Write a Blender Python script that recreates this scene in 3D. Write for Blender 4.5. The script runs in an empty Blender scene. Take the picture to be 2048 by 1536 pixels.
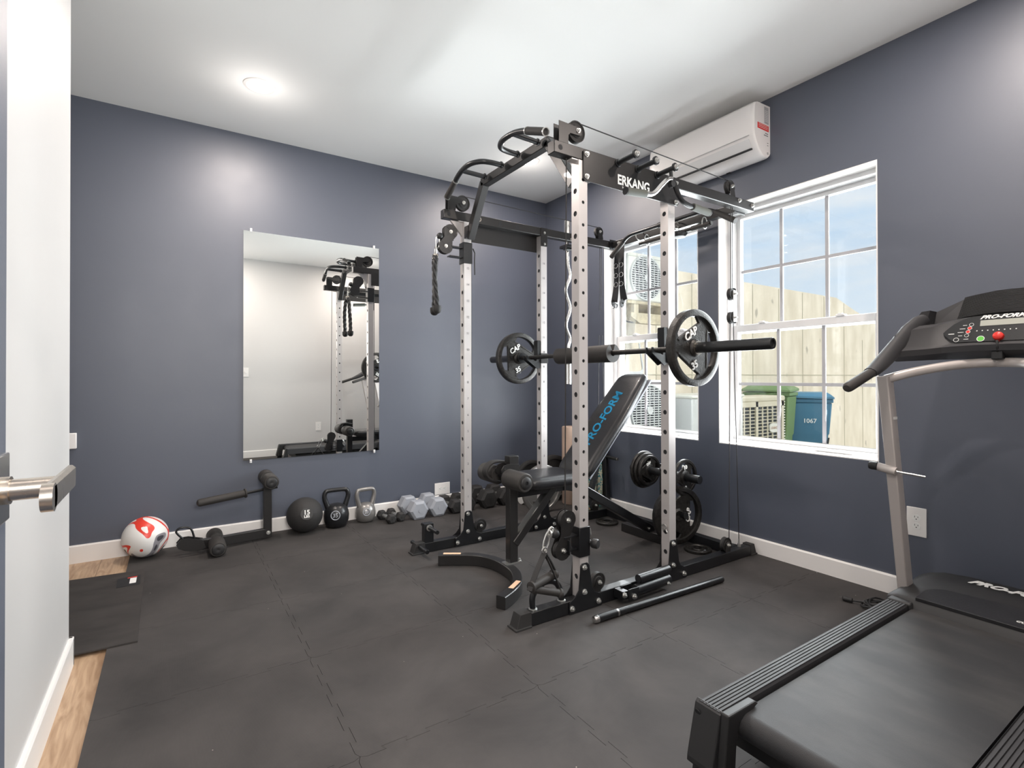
import bpy, bmesh, math, random
from mathutils import Vector, Matrix
random.seed(7)
S = bpy.context.scene
COL = S.collection
PI = math.pi
# ------------------------------------------------------------------ camera
YAW, PIT, ROL, FPX, CY = .580084646, .006208666, -.00194633293, 1031.294, 749.677
F = Vector((math.sin(YAW)*math.cos(PIT), math.cos(YAW)*math.cos(PIT), math.sin(PIT)))
R_ = Vector((math.cos(YAW), -math.sin(YAW), 0)); U_ = R_.cross(F)
R2 = R_*math.cos(ROL)+U_*math.sin(ROL); U2 = -R_*math.sin(ROL)+U_*math.cos(ROL)
cam = bpy.data.cameras.new('camera'); camo = bpy.data.objects.new('camera', cam); COL.objects.link(camo)
cam.sensor_width = 36; cam.lens = 36*FPX/2048; cam.shift_y = -(768-CY)/2048; cam.clip_start = .02
camo.matrix_world = Matrix(((R2.x, U2.x, -F.x, 0), (R2.y, U2.y, -F.y, 0), (R2.z, U2.z, -F.z, 1.0705), (0, 0, 0, 1)))
S.camera = camo
S.view_settings.view_transform = 'Standard'; S.view_settings.look = 'None'
S.view_settings.exposure = 0; S.view_settings.gamma = 1; S.view_settings.use_curve_mapping = False
# room dimensions
BW, RW, HC, LW, NW, FL = 3.949, 2.979, 2.743, -.33, -.063, -.012

# ------------------------------------------------------------------ world (blue sky with soft clouds)
w = bpy.data.worlds.new('sky'); S.world = w; w.use_nodes = True
nt = w.node_tree; nt.nodes.clear()
N = nt.nodes.new; L = nt.links.new
out = N('ShaderNodeOutputWorld'); bg = N('ShaderNodeBackground'); tc = N('ShaderNodeTexCoord')
mp = N('ShaderNodeMapping'); mp.inputs['Scale'].default_value = (1.6, 1.6, 5.5)
nz = N('ShaderNodeTexNoise'); nz.inputs['Scale'].default_value = 2.2; nz.inputs['Detail'].default_value = 6; nz.inputs['Roughness'].default_value = .55
cr = N('ShaderNodeValToRGB'); cr.color_ramp.elements[0].position = .40; cr.color_ramp.elements[1].position = .66
cr.color_ramp.elements[0].color = (.60, .76, .95, 1); cr.color_ramp.elements[1].color = (.92, .93, .96, 1)
sp = N('ShaderNodeSeparateXYZ'); mr = N('ShaderNodeMapRange'); mr.inputs[1].default_value = .02; mr.inputs[2].default_value = .22
mx = N('ShaderNodeMixRGB'); mx.inputs[1].default_value = (.84, .91, .98, 1)
L(tc.outputs['Generated'], mp.inputs[0]); L(mp.outputs[0], nz.inputs[0]); L(nz.outputs[0], cr.inputs[0])
L(tc.outputs['Generated'], sp.inputs[0]); L(sp.outputs[2], mr.inputs[0]); L(mr.outputs[0], mx.inputs[0]); L(cr.outputs[0], mx.inputs[2])
L(mx.outputs[0], bg.inputs[0]); L(bg.outputs[0], out.inputs[0]); bg.inputs[1].default_value = 1.0

# ------------------------------------------------------------------ lights: sun outside, daylight at the two windows
def light(name, kind, loc, energy, color=(1, 1, 1), rot=(0, 0, 0), **k):
    l = bpy.data.lights.new(name, kind); l.energy = energy; l.color = color
    for a, v in k.items(): setattr(l, a, v)
    o = bpy.data.objects.new(name, l); COL.objects.link(o); o.location = loc; o.rotation_euler = rot
    return o
light('sun', 'SUN', (5, -3, 8), 2.6, (1, .95, .85), (math.radians(48), 0, math.radians(12)), angle=.02)
for nm, y in (('window_daylight_near', 1.6225), ('window_daylight_far', 2.6925)):
    light(nm, 'AREA', (3.225, y, 1.41), 86, (.93, .97, 1), (0, math.radians(101), 0), shape='RECTANGLE', size=1.50, size_y=.90)
# fill light added in the unseen hall, brightens the room through the doorway
light('hall_fill', 'AREA', (.25, -1.3, 1.80), 70, (1, .96, .92), (math.radians(84), 0, 0), shape='RECTANGLE', size=.7, size_y=.5)

# ------------------------------------------------------------------ materials
def srgb(r, g, b):
    f = lambda c: (c/255/12.92) if c/255 <= .04045 else ((c/255+.055)/1.055)**2.4
    return (f(r), f(g), f(b), 1)
def mat(name, col, rough=.5, metal=0, noise=0, nscale=8, bump=0, bscale=200, coat=0, spec=.5, stretch=None):
    m = bpy.data.materials.new(name); m.use_nodes = True; t = m.node_tree; p = t.nodes['Principled BSDF']
    p.inputs['Base Color'].default_value = col; p.inputs['Roughness'].default_value = rough; p.inputs['Metallic'].default_value = metal
    p.inputs['Coat Weight'].default_value = coat; p.inputs['Specular IOR Level'].default_value = spec
    tcn = t.nodes.new('ShaderNodeTexCoord'); src = tcn.outputs['Object']
    if stretch:
        mpn = t.nodes.new('ShaderNodeMapping'); mpn.inputs['Scale'].default_value = stretch; t.links.new(src, mpn.inputs[0]); src = mpn.outputs[0]
    n = t.nodes.new('ShaderNodeTexNoise'); n.inputs['Scale'].default_value = nscale; n.inputs['Detail'].default_value = 5; t.links.new(src, n.inputs[0])
    if noise:
        r = t.nodes.new('ShaderNodeMapRange'); r.inputs[1].default_value = .3; r.inputs[2].default_value = .7; r.inputs[3].default_value = 1-noise; r.inputs[4].default_value = 1+noise
        mxx = t.nodes.new('ShaderNodeVectorMath'); mxx.operation = 'SCALE'; mxx.inputs[0].default_value = col[:3]
        t.links.new(n.outputs[0], r.inputs[0]); t.links.new(r.outputs[0], mxx.inputs['Scale']); t.links.new(mxx.outputs[0], p.inputs['Base Color'])
    else:
        r = t.nodes.new('ShaderNodeMapRange'); r.inputs[3].default_value = max(0, rough-.04); r.inputs[4].default_value = min(1, rough+.04)
        t.links.new(n.outputs[0], r.inputs[0]); t.links.new(r.outputs[0], p.inputs['Roughness'])
    if bump:
        b = t.nodes.new('ShaderNodeBump'); b.inputs['Strength'].default_value = bump; b.inputs['Distance'].default_value = .002
        n2 = t.nodes.new('ShaderNodeTexNoise'); n2.inputs['Scale'].default_value = bscale; n2.inputs['Detail'].default_value = 3
        t.links.new(src, n2.inputs[0]); t.links.new(n2.outputs[0], b.inputs['Height']); t.links.new(b.outputs[0], p.inputs['Normal'])
    return m
M = {}
M['navy'] = mat('navy_paint', (.068, .080, .112, 1), .50, bump=.08, bscale=350, spec=1.0)
M['white_paint'] = mat('white_wall_paint', (.62, .61, .60, 1), .45, bump=.06, bscale=300)
M['ceiling'] = mat('ceiling_paint', (.88, .88, .865, 1), .8, bump=.05, bscale=250)
M['trim'] = mat('white_trim', (.84, .82, .80, 1), .35)
M['vinyl'] = mat('white_vinyl', (.74, .74, .745, 1), .35)
M['grille'] = mat('window_grille', (.42, .42, .44, 1), .4)  # darkened grey: the backlit shade of the bars is put into the colour
M['silver'] = mat('silver_powder_coat', (.56, .53, .52, 1), .38, .35, bump=.05, bscale=600)
M['silver_tread'] = mat('silver_grey_paint', (.50, .46, .44, 1), .36, .15)
M['black'] = mat('gloss_black_steel', (.009, .0095, .011, 1), .34, 0, coat=.12, bump=.04, bscale=500)
M['black_warm'] = mat('satin_black_steel', (.018, .017, .017, 1), .33, 0, coat=.2)
M['plate_steel'] = mat('graphite_panel', (.035, .034, .034, 1), .36, .5, bump=.03)
M['plastic'] = mat('black_plastic', (.018, .018, .019, 1), .5)
M['rubber'] = mat('black_rubber', (.022, .021, .021, 1), .68, bump=.2, bscale=400)
M['foam'] = mat('black_foam', (.030, .027, .025, 1), .62, bump=.2, bscale=250)
M['iron'] = mat('black_cast_iron', (.035, .033, .031, 1), .36, .55, noise=.35, nscale=60, bump=.7, bscale=160)
M['chrome'] = mat('chrome', (.74, .73, .71, 1), .22, 1)
M['chrome_dull'] = mat('brushed_nickel', (.58, .53, .47, 1), .27, 1, nscale=3)
M['zinc'] = mat('zinc_bolt', (.66, .66, .64, 1), .3, .9)
M['leather'] = mat('black_vinyl_upholstery', (.016, .016, .018, 1), .36, bump=.35, bscale=140, coat=.15)
M['blue'] = mat('blue_print', (.0, .27, .52, 1), .5)
M['white'] = mat('white_print', (.86, .86, .84, 1), .5)
M['greymark'] = mat('dark_grey_print', (.10, .10, .11, 1), .5)
M['orange'] = mat('orange_sticker', (.78, .50, .33, 1), .5)
M['dgrey'] = mat('charcoal_vinyl', (.036, .036, .039, 1), .60, bump=.1, bscale=200)
M['grey_neo'] = mat('grey_neoprene', (.33, .35, .39, 1), .6, bump=.15, bscale=300)
M['grey_iron'] = mat('grey_enamel', (.27, .26, .25, 1), .32, .55, bump=.2, bscale=90)
M['lens'] = None
M['olive'] = mat('grey_green_rubber_grip', (.085, .09, .077, 1), .65, bump=.3, bscale=300)
M['ac'] = mat('white_plastic_casing', (.82, .80, .79, 1), .32)
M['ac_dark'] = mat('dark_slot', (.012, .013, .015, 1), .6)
M['red'] = mat('red_plastic', (.72, .03, .02, 1), .35)
M['green'] = mat('green_button', (.12, .55, .06, 1), .4)
M['lcd'] = mat('lcd_display', (.42, .43, .38, 1), .25)
M['mirror'] = mat('mirror_silver', (.94, .955, .94, 1), 0, 1)
M['mirror'].node_tree.nodes['Principled BSDF'].inputs['Roughness'].default_value = 0
for l in list(M['mirror'].node_tree.links):
    if l.to_socket.name == 'Roughness': M['mirror'].node_tree.links.remove(l)
M['tan'] = mat('tan_foam', (.45, .33, .26, 1), .7)
M['tree'] = mat('beige_stripe', (.6, .6, .6, 1), .5)
M['beige'] = mat('beige_metal', (.55, .50, .38, 1), .5)
M['ocu'] = mat('ivory_metal', (.62, .61, .55, 1), .5)
M['gunit'] = mat('pale_grey_metal', (.52, .53, .52, 1), .5)
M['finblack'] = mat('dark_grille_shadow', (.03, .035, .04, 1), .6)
M['green_bin'] = mat('green_plastic', (.16, .25, .10, 1), .45)
M['blue_bin'] = mat('blue_plastic', (.07, .21, .33, 1), .4)
M['wood_beam'] = mat('weathered_wood', (.42, .36, .25, 1), .8, noise=.3, nscale=20)
M['ground'] = mat('gravel', (.45, .43, .38, 1), .9, noise=.3, nscale=60)
M['siding'] = mat('exterior_siding', (.6, .6, .58, 1), .7)

def emis(name, col, s):
    m = bpy.data.materials.new(name); m.use_nodes = True; t = m.node_tree; t.nodes.clear()
    o = t.nodes.new('ShaderNodeOutputMaterial'); e = t.nodes.new('ShaderNodeEmission'); e.inputs[0].default_value = col; e.inputs[1].default_value = s
    t.links.new(e.outputs[0], o.inputs[0]); return m
M['lens'] = emis('lamp_lens', (1, .95, .88, 1), 9)
def glass():
    m = bpy.data.materials.new('window_glass'); m.use_nodes = True; t = m.node_tree; t.nodes.clear()
    o = t.nodes.new('ShaderNodeOutputMaterial'); a = t.nodes.new('ShaderNodeBsdfTransparent'); a.inputs[0].default_value = (.97, .985, .98, 1)
    g = t.nodes.new('ShaderNodeBsdfGlossy'); g.inputs['Roughness'].default_value = .02; x = t.nodes.new('ShaderNodeMixShader'); fr = t.nodes.new('ShaderNodeFresnel'); fr.inputs[0].default_value = 1.35
    t.links.new(fr.outputs[0], x.inputs[0]); t.links.new(a.outputs[0], x.inputs[1]); t.links.new(g.outputs[0], x.inputs[2]); t.links.new(x.outputs[0], o.inputs[0]); return m
M['glass'] = glass()
def nodes_of(m): t = m.node_tree; return t, t.nodes, t.links, t.nodes['Principled BSDF']
# foam floor tiles: charcoal, smudged, fine ribs, specks of dust
def tile_mat():
    m = bpy.data.materials.new('foam_tile'); m.use_nodes = True; t, n, l, p = nodes_of(m)
    g = n.new('ShaderNodeNewGeometry'); a = n.new('ShaderNodeTexNoise'); a.inputs['Scale'].default_value = 2.6; a.inputs['Detail'].default_value = 6; a.inputs['Roughness'].default_value = .6; a.inputs['Distortion'].default_value = .4
    r = n.new('ShaderNodeValToRGB'); r.color_ramp.elements[0].position = .3; r.color_ramp.elements[1].position = .72
    r.color_ramp.elements[0].color = (.034, .0315, .031, 1); r.color_ramp.elements[1].color = (.066, .060, .058, 1)
    v = n.new('ShaderNodeTexVoronoi'); v.inputs['Scale'].default_value = 9; c = n.new('ShaderNodeMath'); c.operation = 'LESS_THAN'; c.inputs[1].default_value = .017
    x = n.new('ShaderNodeMixRGB'); x.inputs[2].default_value = (.42, .38, .32, 1)
    l.new(g.outputs['Position'], a.inputs[0]); l.new(a.outputs[0], r.inputs[0]); l.new(g.outputs['Position'], v.inputs[0]); l.new(v.outputs['Distance'], c.inputs[0])
    l.new(c.outputs[0], x.inputs[0]); l.new(r.outputs[0], x.inputs[1]); l.new(x.outputs[0], p.inputs['Base Color'])
    p.inputs['Roughness'].default_value = .7; p.inputs['Specular IOR Level'].default_value = .3
    wv = n.new('ShaderNodeTexWave'); wv.inputs['Scale'].default_value = 90; wv.inputs['Distortion'].default_value = .3; b = n.new('ShaderNodeBump'); b.inputs['Strength'].default_value = .12; b.inputs['Distance'].default_value = .001
    l.new(g.outputs['Position'], wv.inputs[0]); l.new(wv.outputs[0], b.inputs['Height']); l.new(b.outputs[0], p.inputs['Normal']); return m
M['tile'] = tile_mat()
M['mat'] = mat('rubber_mat', (.033, .029, .027, 1), .6, noise=.3, nscale=5, bump=.3, bscale=300, stretch=(1, 2.5, 1))
def wood_mat():
    m = bpy.data.materials.new('oak_planks'); m.use_nodes = True; t, n, l, p = nodes_of(m)
    g = n.new('ShaderNodeNewGeometry'); q = n.new('ShaderNodeMapping'); q.inputs['Scale'].default_value = (9, 1.2, 1); a = n.new('ShaderNodeTexNoise'); a.inputs['Scale'].default_value = 4; a.inputs['Detail'].default_value = 8; a.inputs['Distortion'].default_value = 1.2
    r = n.new('ShaderNodeValToRGB'); r.color_ramp.elements[0].color = (.33, .21, .125, 1); r.color_ramp.elements[1].color = (.58, .42, .28, 1); r.color_ramp.elements[0].position = .3; r.color_ramp.elements[1].position = .7
    l.new(g.outputs['Position'], q.inputs[0]); l.new(q.outputs[0], a.inputs[0]); l.new(a.outputs[0], r.inputs[0])
    br = n.new('ShaderNodeTexBrick'); br.inputs['Scale'].default_value = 1; br.inputs['Mortar Size'].default_value = .0015; br.inputs['Brick Width'].default_value = 1.2; br.inputs['Row Height'].default_value = .18
    br.inputs['Color1'].default_value = (1, 1, 1, 1); br.inputs['Color2'].default_value = (.93, .9, .88, 1); br.inputs['Mortar'].default_value = (.45, .4, .35, 1)
    q2 = n.new('ShaderNodeMapping'); q2.inputs['Rotation'].default_value = (0, 0, PI/2); l.new(g.outputs['Position'], q2.inputs[0]); l.new(q2.outputs[0], br.inputs[0])
    x = n.new('ShaderNodeMixRGB'); x.blend_type = 'MULTIPLY'; x.inputs[0].default_value = 1; l.new(r.outputs[0], x.inputs[1]); l.new(br.outputs[0], x.inputs[2]); l.new(x.outputs[0], p.inputs['Base Color'])
    p.inputs['Roughness'].default_value = .42; return m
M['wood'] = wood_mat()
def concrete_mat():
    m = bpy.data.materials.new('board_formed_concrete'); m.use_nodes = True; t, n, l, p = nodes_of(m)
    g = n.new('ShaderNodeNewGeometry'); q = n.new('ShaderNodeMapping'); q.inputs['Scale'].default_value = (1.5, 1, .5); a = n.new('ShaderNodeTexNoise'); a.inputs['Scale'].default_value = 3; a.inputs['Detail'].default_value = 7
    r = n.new('ShaderNodeValToRGB'); r.color_ramp.elements[0].color = (.64, .56, .44, 1); r.color_ramp.elements[1].color = (.78, .70, .575, 1); r.color_ramp.elements[0].position = .35; r.color_ramp.elements[1].position = .65
    l.new(g.outputs['Position'], q.inputs[0]); l.new(q.outputs[0], a.inputs[0]); l.new(a.outputs[0], r.inputs[0])
    v = n.new('ShaderNodeTexVoronoi'); v.inputs['Scale'].default_value = 2.3; q3 = n.new('ShaderNodeMapping'); q3.inputs['Scale'].default_value = (1.6, 1, .8); l.new(g.outputs['Position'], q3.inputs[0]); l.new(q3.outputs[0], v.inputs[0])
    a2 = n.new('ShaderNodeTexNoise'); a2.inputs['Scale'].default_value = 14; l.new(g.outputs['Position'], a2.inputs[0])
    ad = n.new('ShaderNodeMath'); ad.operation = 'MULTIPLY_ADD'; ad.inputs[1].default_value = .25; l.new(a2.outputs[0], ad.inputs[0]); l.new(v.outputs['Distance'], ad.inputs[2])
    c = n.new('ShaderNodeMapRange'); c.inputs[1].default_value = .17; c.inputs[2].default_value = .26; c.inputs[3].default_value = .62; c.inputs[4].default_value = 1; l.new(ad.outputs[0], c.inputs[0])
    x = n.new('ShaderNodeVectorMath'); x.operation = 'SCALE'; l.new(r.outputs[0], x.inputs[0]); l.new(c.outputs[0], x.inputs['Scale']); l.new(x.outputs[0], p.inputs['Base Color'])
    p.inputs['Roughness'].default_value = .9; return m
M['concrete'] = concrete_mat()
def belt_mat():
    m = mat('treadmill_belt', (.026, .026, .028, 1), .62, bump=.25, bscale=500); t, n, l, p = nodes_of(m)
    g = n.new('ShaderNodeNewGeometry'); q = n.new('ShaderNodeMapping'); q.inputs['Scale'].default_value = (3, 1.2, 1); q.inputs['Rotation'].default_value = (0, 0, .5)
    a = n.new('ShaderNodeTexNoise'); a.inputs['Scale'].default_value = 3.5; a.inputs['Detail'].default_value = 8
    r = n.new('ShaderNodeValToRGB'); r.color_ramp.elements[0].position = .45; r.color_ramp.elements[1].position = .75; r.color_ramp.elements[0].color = (.022, .022, .024, 1); r.color_ramp.elements[1].color = (.048, .046, .045, 1)
    l.new(g.outputs['Position'], q.inputs[0]); l.new(q.outputs[0], a.inputs[0]); l.new(a.outputs[0], r.inputs[0]); l.new(r.outputs[0], p.inputs['Base Color']); return m
M['belt'] = belt_mat()
def floral():
    m = bpy.data.materials.new('floral_print'); m.use_nodes = True; t, n, l, p = nodes_of(m)
    tcn = n.new('ShaderNodeTexCoord'); a = n.new('ShaderNodeTexNoise'); a.inputs['Scale'].default_value = 22; a.inputs['Detail'].default_value = 2; a.inputs['Distortion'].default_value = 1.5
    r = n.new('ShaderNodeValToRGB'); r.color_ramp.interpolation = 'CONSTANT'; e = r.color_ramp.elements
    e[0].color = (.02, .20, .24, 1); e[1].position = .42; e[1].color = (.62, .60, .44, 1)
    for ps, c in ((.54, (.05, .33, .33, 1)), (.59, (.66, .30, .12, 1)), (.63, (.6, .58, .42, 1)), (.72, (.02, .16, .25, 1))):
        k = e.new(ps); k.color = c
    l.new(tcn.outputs['Object'], a.inputs[0]); l.new(a.outputs[0], r.inputs[0]); l.new(r.outputs[0], p.inputs['Base Color']); p.inputs['Roughness'].default_value = .7; return m
M['floral'] = floral()
def ball_mat():
    m = bpy.data.materials.new('football_panels'); m.use_nodes = True; t, n, l, p = nodes_of(m)
    tcn = n.new('ShaderNodeTexCoord'); a = n.new('ShaderNodeTexNoise'); a.inputs['Scale'].default_value = 5.2; a.inputs['Detail'].default_value = 0; a.inputs['Distortion'].default_value = 1.3
    q = n.new('ShaderNodeMapping'); q.inputs['Location'].default_value = (.37, .11, .05)
    r = n.new('ShaderNodeValToRGB'); r.color_ramp.interpolation = 'CONSTANT'; e = r.color_ramp.elements
    e[0].color = (.06, .06, .07, 1); e[1].position = .30; e[1].color = (.26, .25, .27, 1)
    for ps, c in ((.345, (.80, .79, .77, 1)), (.50, (.80, .79, .77, 1)), (.535, (.72, .05, .03, 1)), (.61, (.82, .80, .78, 1)), (.68, (.05, .05, .06, 1))):
        k = e.new(ps); k.color = c
    l.new(tcn.outputs['Object'], q.inputs[0]); l.new(q.outputs[0], a.inputs[0]); l.new(a.outputs[0], r.inputs[0]); l.new(r.outputs[0], p.inputs['Base Color']); p.inputs['Roughness'].default_value = .35; return m
M['ball'] = ball_mat()

# ------------------------------------------------------------------ object helpers
def obj(name, bm, m, parent=None, smooth=40, bev=0, seg=2, label=None):
    me = bpy.data.meshes.new(name)
    if isinstance(bm, bmesh.types.BMesh):
        bmesh.ops.recalc_face_normals(bm, faces=bm.faces); bm.to_mesh(me); bm.free()
    else: me = bm
    me.materials.clear(); me.materials.append(M[m] if isinstance(m, str) else m)
    if smooth:
        for p in me.polygons: p.use_smooth = True
        me.set_sharp_from_angle(angle=math.radians(smooth))
    o = bpy.data.objects.new(name, me); COL.objects.link(o)
    if bev:
        b = o.modifiers.new('bevel', 'BEVEL'); b.width = bev; b.segments = seg; b.limit_method = 'ANGLE'; b.angle_limit = math.radians(50); b.harden_normals = False
    if parent: attach(o, parent)
    if label: o['label'] = label
    return o
ROOT = {}
def attach(o, parent):
    o.parent = parent
    loc = Vector(ROOT.get(parent.name, (0, 0, 0)))
    p = parent
    while p.parent: p = p.parent
    loc = Vector(ROOT.get(p.name, (0, 0, 0))) if parent is p else Vector((0, 0, 0))
    o.matrix_parent_inverse = Matrix.Translation(-loc)
def thing(name, label, cat, loc=(0, 0, 0), group=None):
    o = bpy.data.objects.new(name, None); COL.objects.link(o); o.location = loc; ROOT[o.name] = tuple(loc); o.empty_display_size = .05
    o['label'] = label; o['category'] = cat
    if group: o['group'] = group
    return o
def tag(o, label, cat, group=None):
    o['label'] = label; o['category'] = cat
    if group: o['group'] = group
    return o
def struct(name, bm, m, **k):
    o = obj(name, bm, m, **k); o['kind'] = 'structure'; return o
def copy_tree(root, loc, rz=0, label=None, group=None, rot=None):
    r = root.copy(); COL.objects.link(r); r.location = loc
    r.rotation_euler = rot if rot else (0, 0, rz)
    if label: r['label'] = label
    if group: r['group'] = group
    for ch in list(root.children):
        c = ch.copy(); COL.objects.link(c); c.parent = r
        for g in list(ch.children):
            d = g.copy(); COL.objects.link(d); d.parent = c
    return r
B = bmesh.new
def V(*a): return Vector(a)
def box(bm, x0, x1, y0, y1, z0, z1):
    v = [bm.verts.new(p) for p in ((x0,y0,z0),(x1,y0,z0),(x1,y1,z0),(x0,y1,z0),(x0,y0,z1),(x1,y0,z1),(x1,y1,z1),(x0,y1,z1))]
    for f in ((0,1,2,3),(4,5,6,7),(0,1,5,4),(1,2,6,5),(2,3,7,6),(3,0,4,7)): bm.faces.new([v[i] for i in f])
    return bm
def frame_of(d, up=V(0, 0, 1)):
    d = d.normalized()
    if abs(d.dot(up)) > .98: up = V(1, 0, 0)
    s = d.cross(up).normalized(); return s, s.cross(d).normalized()
def loft(bm, rings, cap=True, closed=False):
    R = [[bm.verts.new(p) for p in r] for r in rings]; n = len(R[0]); m = len(R)
    for i in range(m if closed else m-1):
        a, b = R[i], R[(i+1) % m]
        for j in range(n): bm.faces.new((a[j], a[(j+1) % n], b[(j+1) % n], b[j]))
    if cap and not closed: bm.faces.new(R[0]); bm.faces.new(R[-1])
    return bm
def cyl(bm, p0, p1, r0, r1=None, n=24, cap=True):
    p0, p1 = Vector(p0), Vector(p1); r1 = r0 if r1 is None else r1; s, u = frame_of(p1-p0)
    ring = lambda p, r: [p+s*r*math.cos(2*PI*k/n)+u*r*math.sin(2*PI*k/n) for k in range(n)]
    return loft(bm, [ring(p0, r0), ring(p1, r1)], cap)
def smooth_pts(pts, k=6):
    P = [Vector(p) for p in pts]; o = []
    for i in range(len(P)-1):
        a, b, c, d = P[max(i-1, 0)], P[i], P[i+1], P[min(i+2, len(P)-1)]
        for j in range(k):
            t = j/k; o.append(.5*((2*b)+(c-a)*t+(2*a-5*b+4*c-d)*t*t+(3*b-a-3*c+d)*t**3))
    return o+[P[-1]]
def round_pts(pts, r=.03, k=5):
    P = [Vector(p) for p in pts]; o = [P[0]]
    for i in range(1, len(P)-1):
        a, b = (P[i-1]-P[i]), (P[i+1]-P[i]); ra = min(r, a.length*.45, b.length*.45); s, e = P[i]+a.normalized()*ra, P[i]+b.normalized()*ra
        for j in range(k+1):
            t = j/k; o.append(s*(1-t)**2+P[i]*2*t*(1-t)+e*t*t)
    return o+[P[-1]]
def sweep(bm, pts, prof, up=V(0, 0, 1), cap=True, scale=None):
    P = [Vector(p) for p in pts]; rings = []; pu = None
    for i, p in enumerate(P):
        d = (P[min(i+1, len(P)-1)]-P[max(i-1, 0)]).normalized()
        if pu is None: s, u = frame_of(d, Vector(up))
        else:
            u = (pu-d*pu.dot(d)).normalized(); s = d.cross(u).normalized()
        pu = u; k = scale[i] if scale else 1
        rings.append([p+s*a*k+u*b*k for a, b in prof])
    return loft(bm, rings, cap)
def circ(r, n=14): return [(r*math.cos(2*PI*k/n), r*math.sin(2*PI*k/n)) for k in range(n)]
def rect(w, h, c=.004):
    a, b = w/2, h/2; return [(-a+c,-b),(a-c,-b),(a,-b+c),(a,b-c),(a-c,b),(-a+c,b),(-a,b-c),(-a,-b+c)]
def tube(bm, pts, r, n=14, cap=True): return sweep(bm, pts, circ(r, n), cap=cap)
def lathe(bm, c, axis, prof, n=32, closed=False):
    c = Vector(c); ax = Vector(axis).normalized(); s, u = frame_of(ax)
    rings = [[c+ax*h+(s*math.cos(2*PI*k/n)+u*math.sin(2*PI*k/n))*max(r, 1e-5) for k in range(n)] for r, h in prof]
    return loft(bm, rings, not closed, closed)
def prism(bm, pts, ax, a0, a1, order=None):
    """polygon in the plane normal to axis ax ('x','y','z'), extruded from a0 to a1"""
    def mk(p, a):
        return {'x': (a, p[0], p[1]), 'y': (p[0], a, p[1]), 'z': (p[0], p[1], a)}[ax]
    lo = [bm.verts.new(mk(p, a0)) for p in pts]; hi = [bm.verts.new(mk(p, a1)) for p in pts]; n = len(pts)
    for i in range(n): bm.faces.new((lo[i], lo[(i+1) % n], hi[(i+1) % n], hi[i]))
    for f in (bm.faces.new(lo), bm.faces.new(hi)): pass
    bm.normal_update(); big = [f for f in bm.faces if len(f.verts) > 4]
    if n > 4 and big: bmesh.ops.triangulate(bm, faces=big)
    return bm
def sph(bm, c, r, sc=(1, 1, 1), u=28, v=16):
    m = Matrix.Translation(c) @ Matrix.Diagonal((r*sc[0], r*sc[1], r*sc[2], 1))
    bmesh.ops.create_uvsphere(bm, u_segments=u, v_segments=v, radius=1, matrix=m); return bm
def xf(bm, mtx): bmesh.ops.transform(bm, matrix=mtx, verts=bm.verts); return bm
def text_bm(s, size, loc, xd, yd, extrude=.0006, shear=0, offset=0, sx=1, align='LEFT'):
    c = bpy.data.curves.new('t', 'FONT'); c.body = s; c.size = size; c.extrude = extrude; c.shear = shear; c.offset = offset; c.align_x = align; c.resolution_u = 3
    o = bpy.data.objects.new('t', c); COL.objects.link(o); dg = bpy.context.evaluated_depsgraph_get(); dg.update()
    me = bpy.data.meshes.new_from_object(o.evaluated_get(dg)); bm = bmesh.new(); bm.from_mesh(me)
    bpy.data.objects.remove(o); bpy.data.curves.remove(c); bpy.data.meshes.remove(me)
    xd, yd = Vector(xd).normalized(), Vector(yd).normalized(); z = xd.cross(yd)
    m = Matrix.Translation(loc) @ Matrix((xd*sx, yd, z)).transposed().to_4x4()
    return xf(bm, m)
def merge(a, b):
    me = bpy.data.meshes.new('x'); b.to_mesh(me); a.from_mesh(me); b.free(); bpy.data.meshes.remove(me); return a
def hexbolt(p, ax, r=.0125):
    bm = B(); ax = Vector(ax).normalized(); p = Vector(p); cyl(bm, p, p+ax*.003, r*1.05, n=18); cyl(bm, p+ax*.003, p+ax*.011, r*.78, n=6); cyl(bm, p+ax*.011, p+ax*.016, r*.36, n=10); return bm
# ------------------------------------------------------------------ room shell
WT = 3.20                                   # outer face of the window wall
W0, W1, WZ0, WZ1 = (2.235, 3.150), (1.165, 2.080), .643, 2.176   # window openings
XL = -1.7                                   # far end of the alcove behind the partition
struct('floor', box(B(), XL, WT, -2.6, BW+.1, -.1, FL), 'wood', smooth=0)
struct('ceiling', box(B(), XL, WT, -2.6, BW+.1, HC, HC+.1), 'ceiling', smooth=0)
struct('wall_back', box(B(), XL, WT, BW, BW+.12, FL, HC), 'navy', smooth=0)
bm = B()
for y0, y1, z0, z1 in ((NW, W1[0], FL, HC), (W1[1], W0[0], FL, HC), (W0[1], BW, FL, HC), (W1[0], W1[1], FL, WZ0), (W1[0], W1[1], WZ1, HC), (W0[0], W0[1], FL, WZ0), (W0[0], W0[1], WZ1, HC)):
    box(bm, RW, WT, y0, y1, z0, z1)
struct('wall_right', bm, 'navy', smooth=0)
struct('wall_left', box(B(), LW-.12, LW, NW-.12, 2.545, FL, HC), 'white_paint', smooth=0)
struct('wall_alcove', box(B(), XL-.1, XL, 1.5, BW, FL, HC), 'white_paint', smooth=0)
struct('wall_alcove_near', box(B(), XL, LW-.12, 1.4, 1.5, FL, HC), 'white_paint', smooth=0)
DX0, DX1, DH = -.17, .66, 2.06              # doorway the photo is taken through
bm = B(); box(bm, LW, DX0, NW-.12, NW, FL, HC); box(bm, DX1, WT, NW-.12, NW, FL, HC); box(bm, DX0, DX1, NW-.12, NW, DH, HC)
struct('wall_near', bm, 'white_paint', smooth=0)
bm = B(); box(bm, LW-.12, LW, -2.6, NW-.12, FL, HC); box(bm, 1.6, 1.7, -2.6, NW-.12, FL, HC); box(bm, LW, 1.6, -2.7, -2.6, FL, HC)
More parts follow.
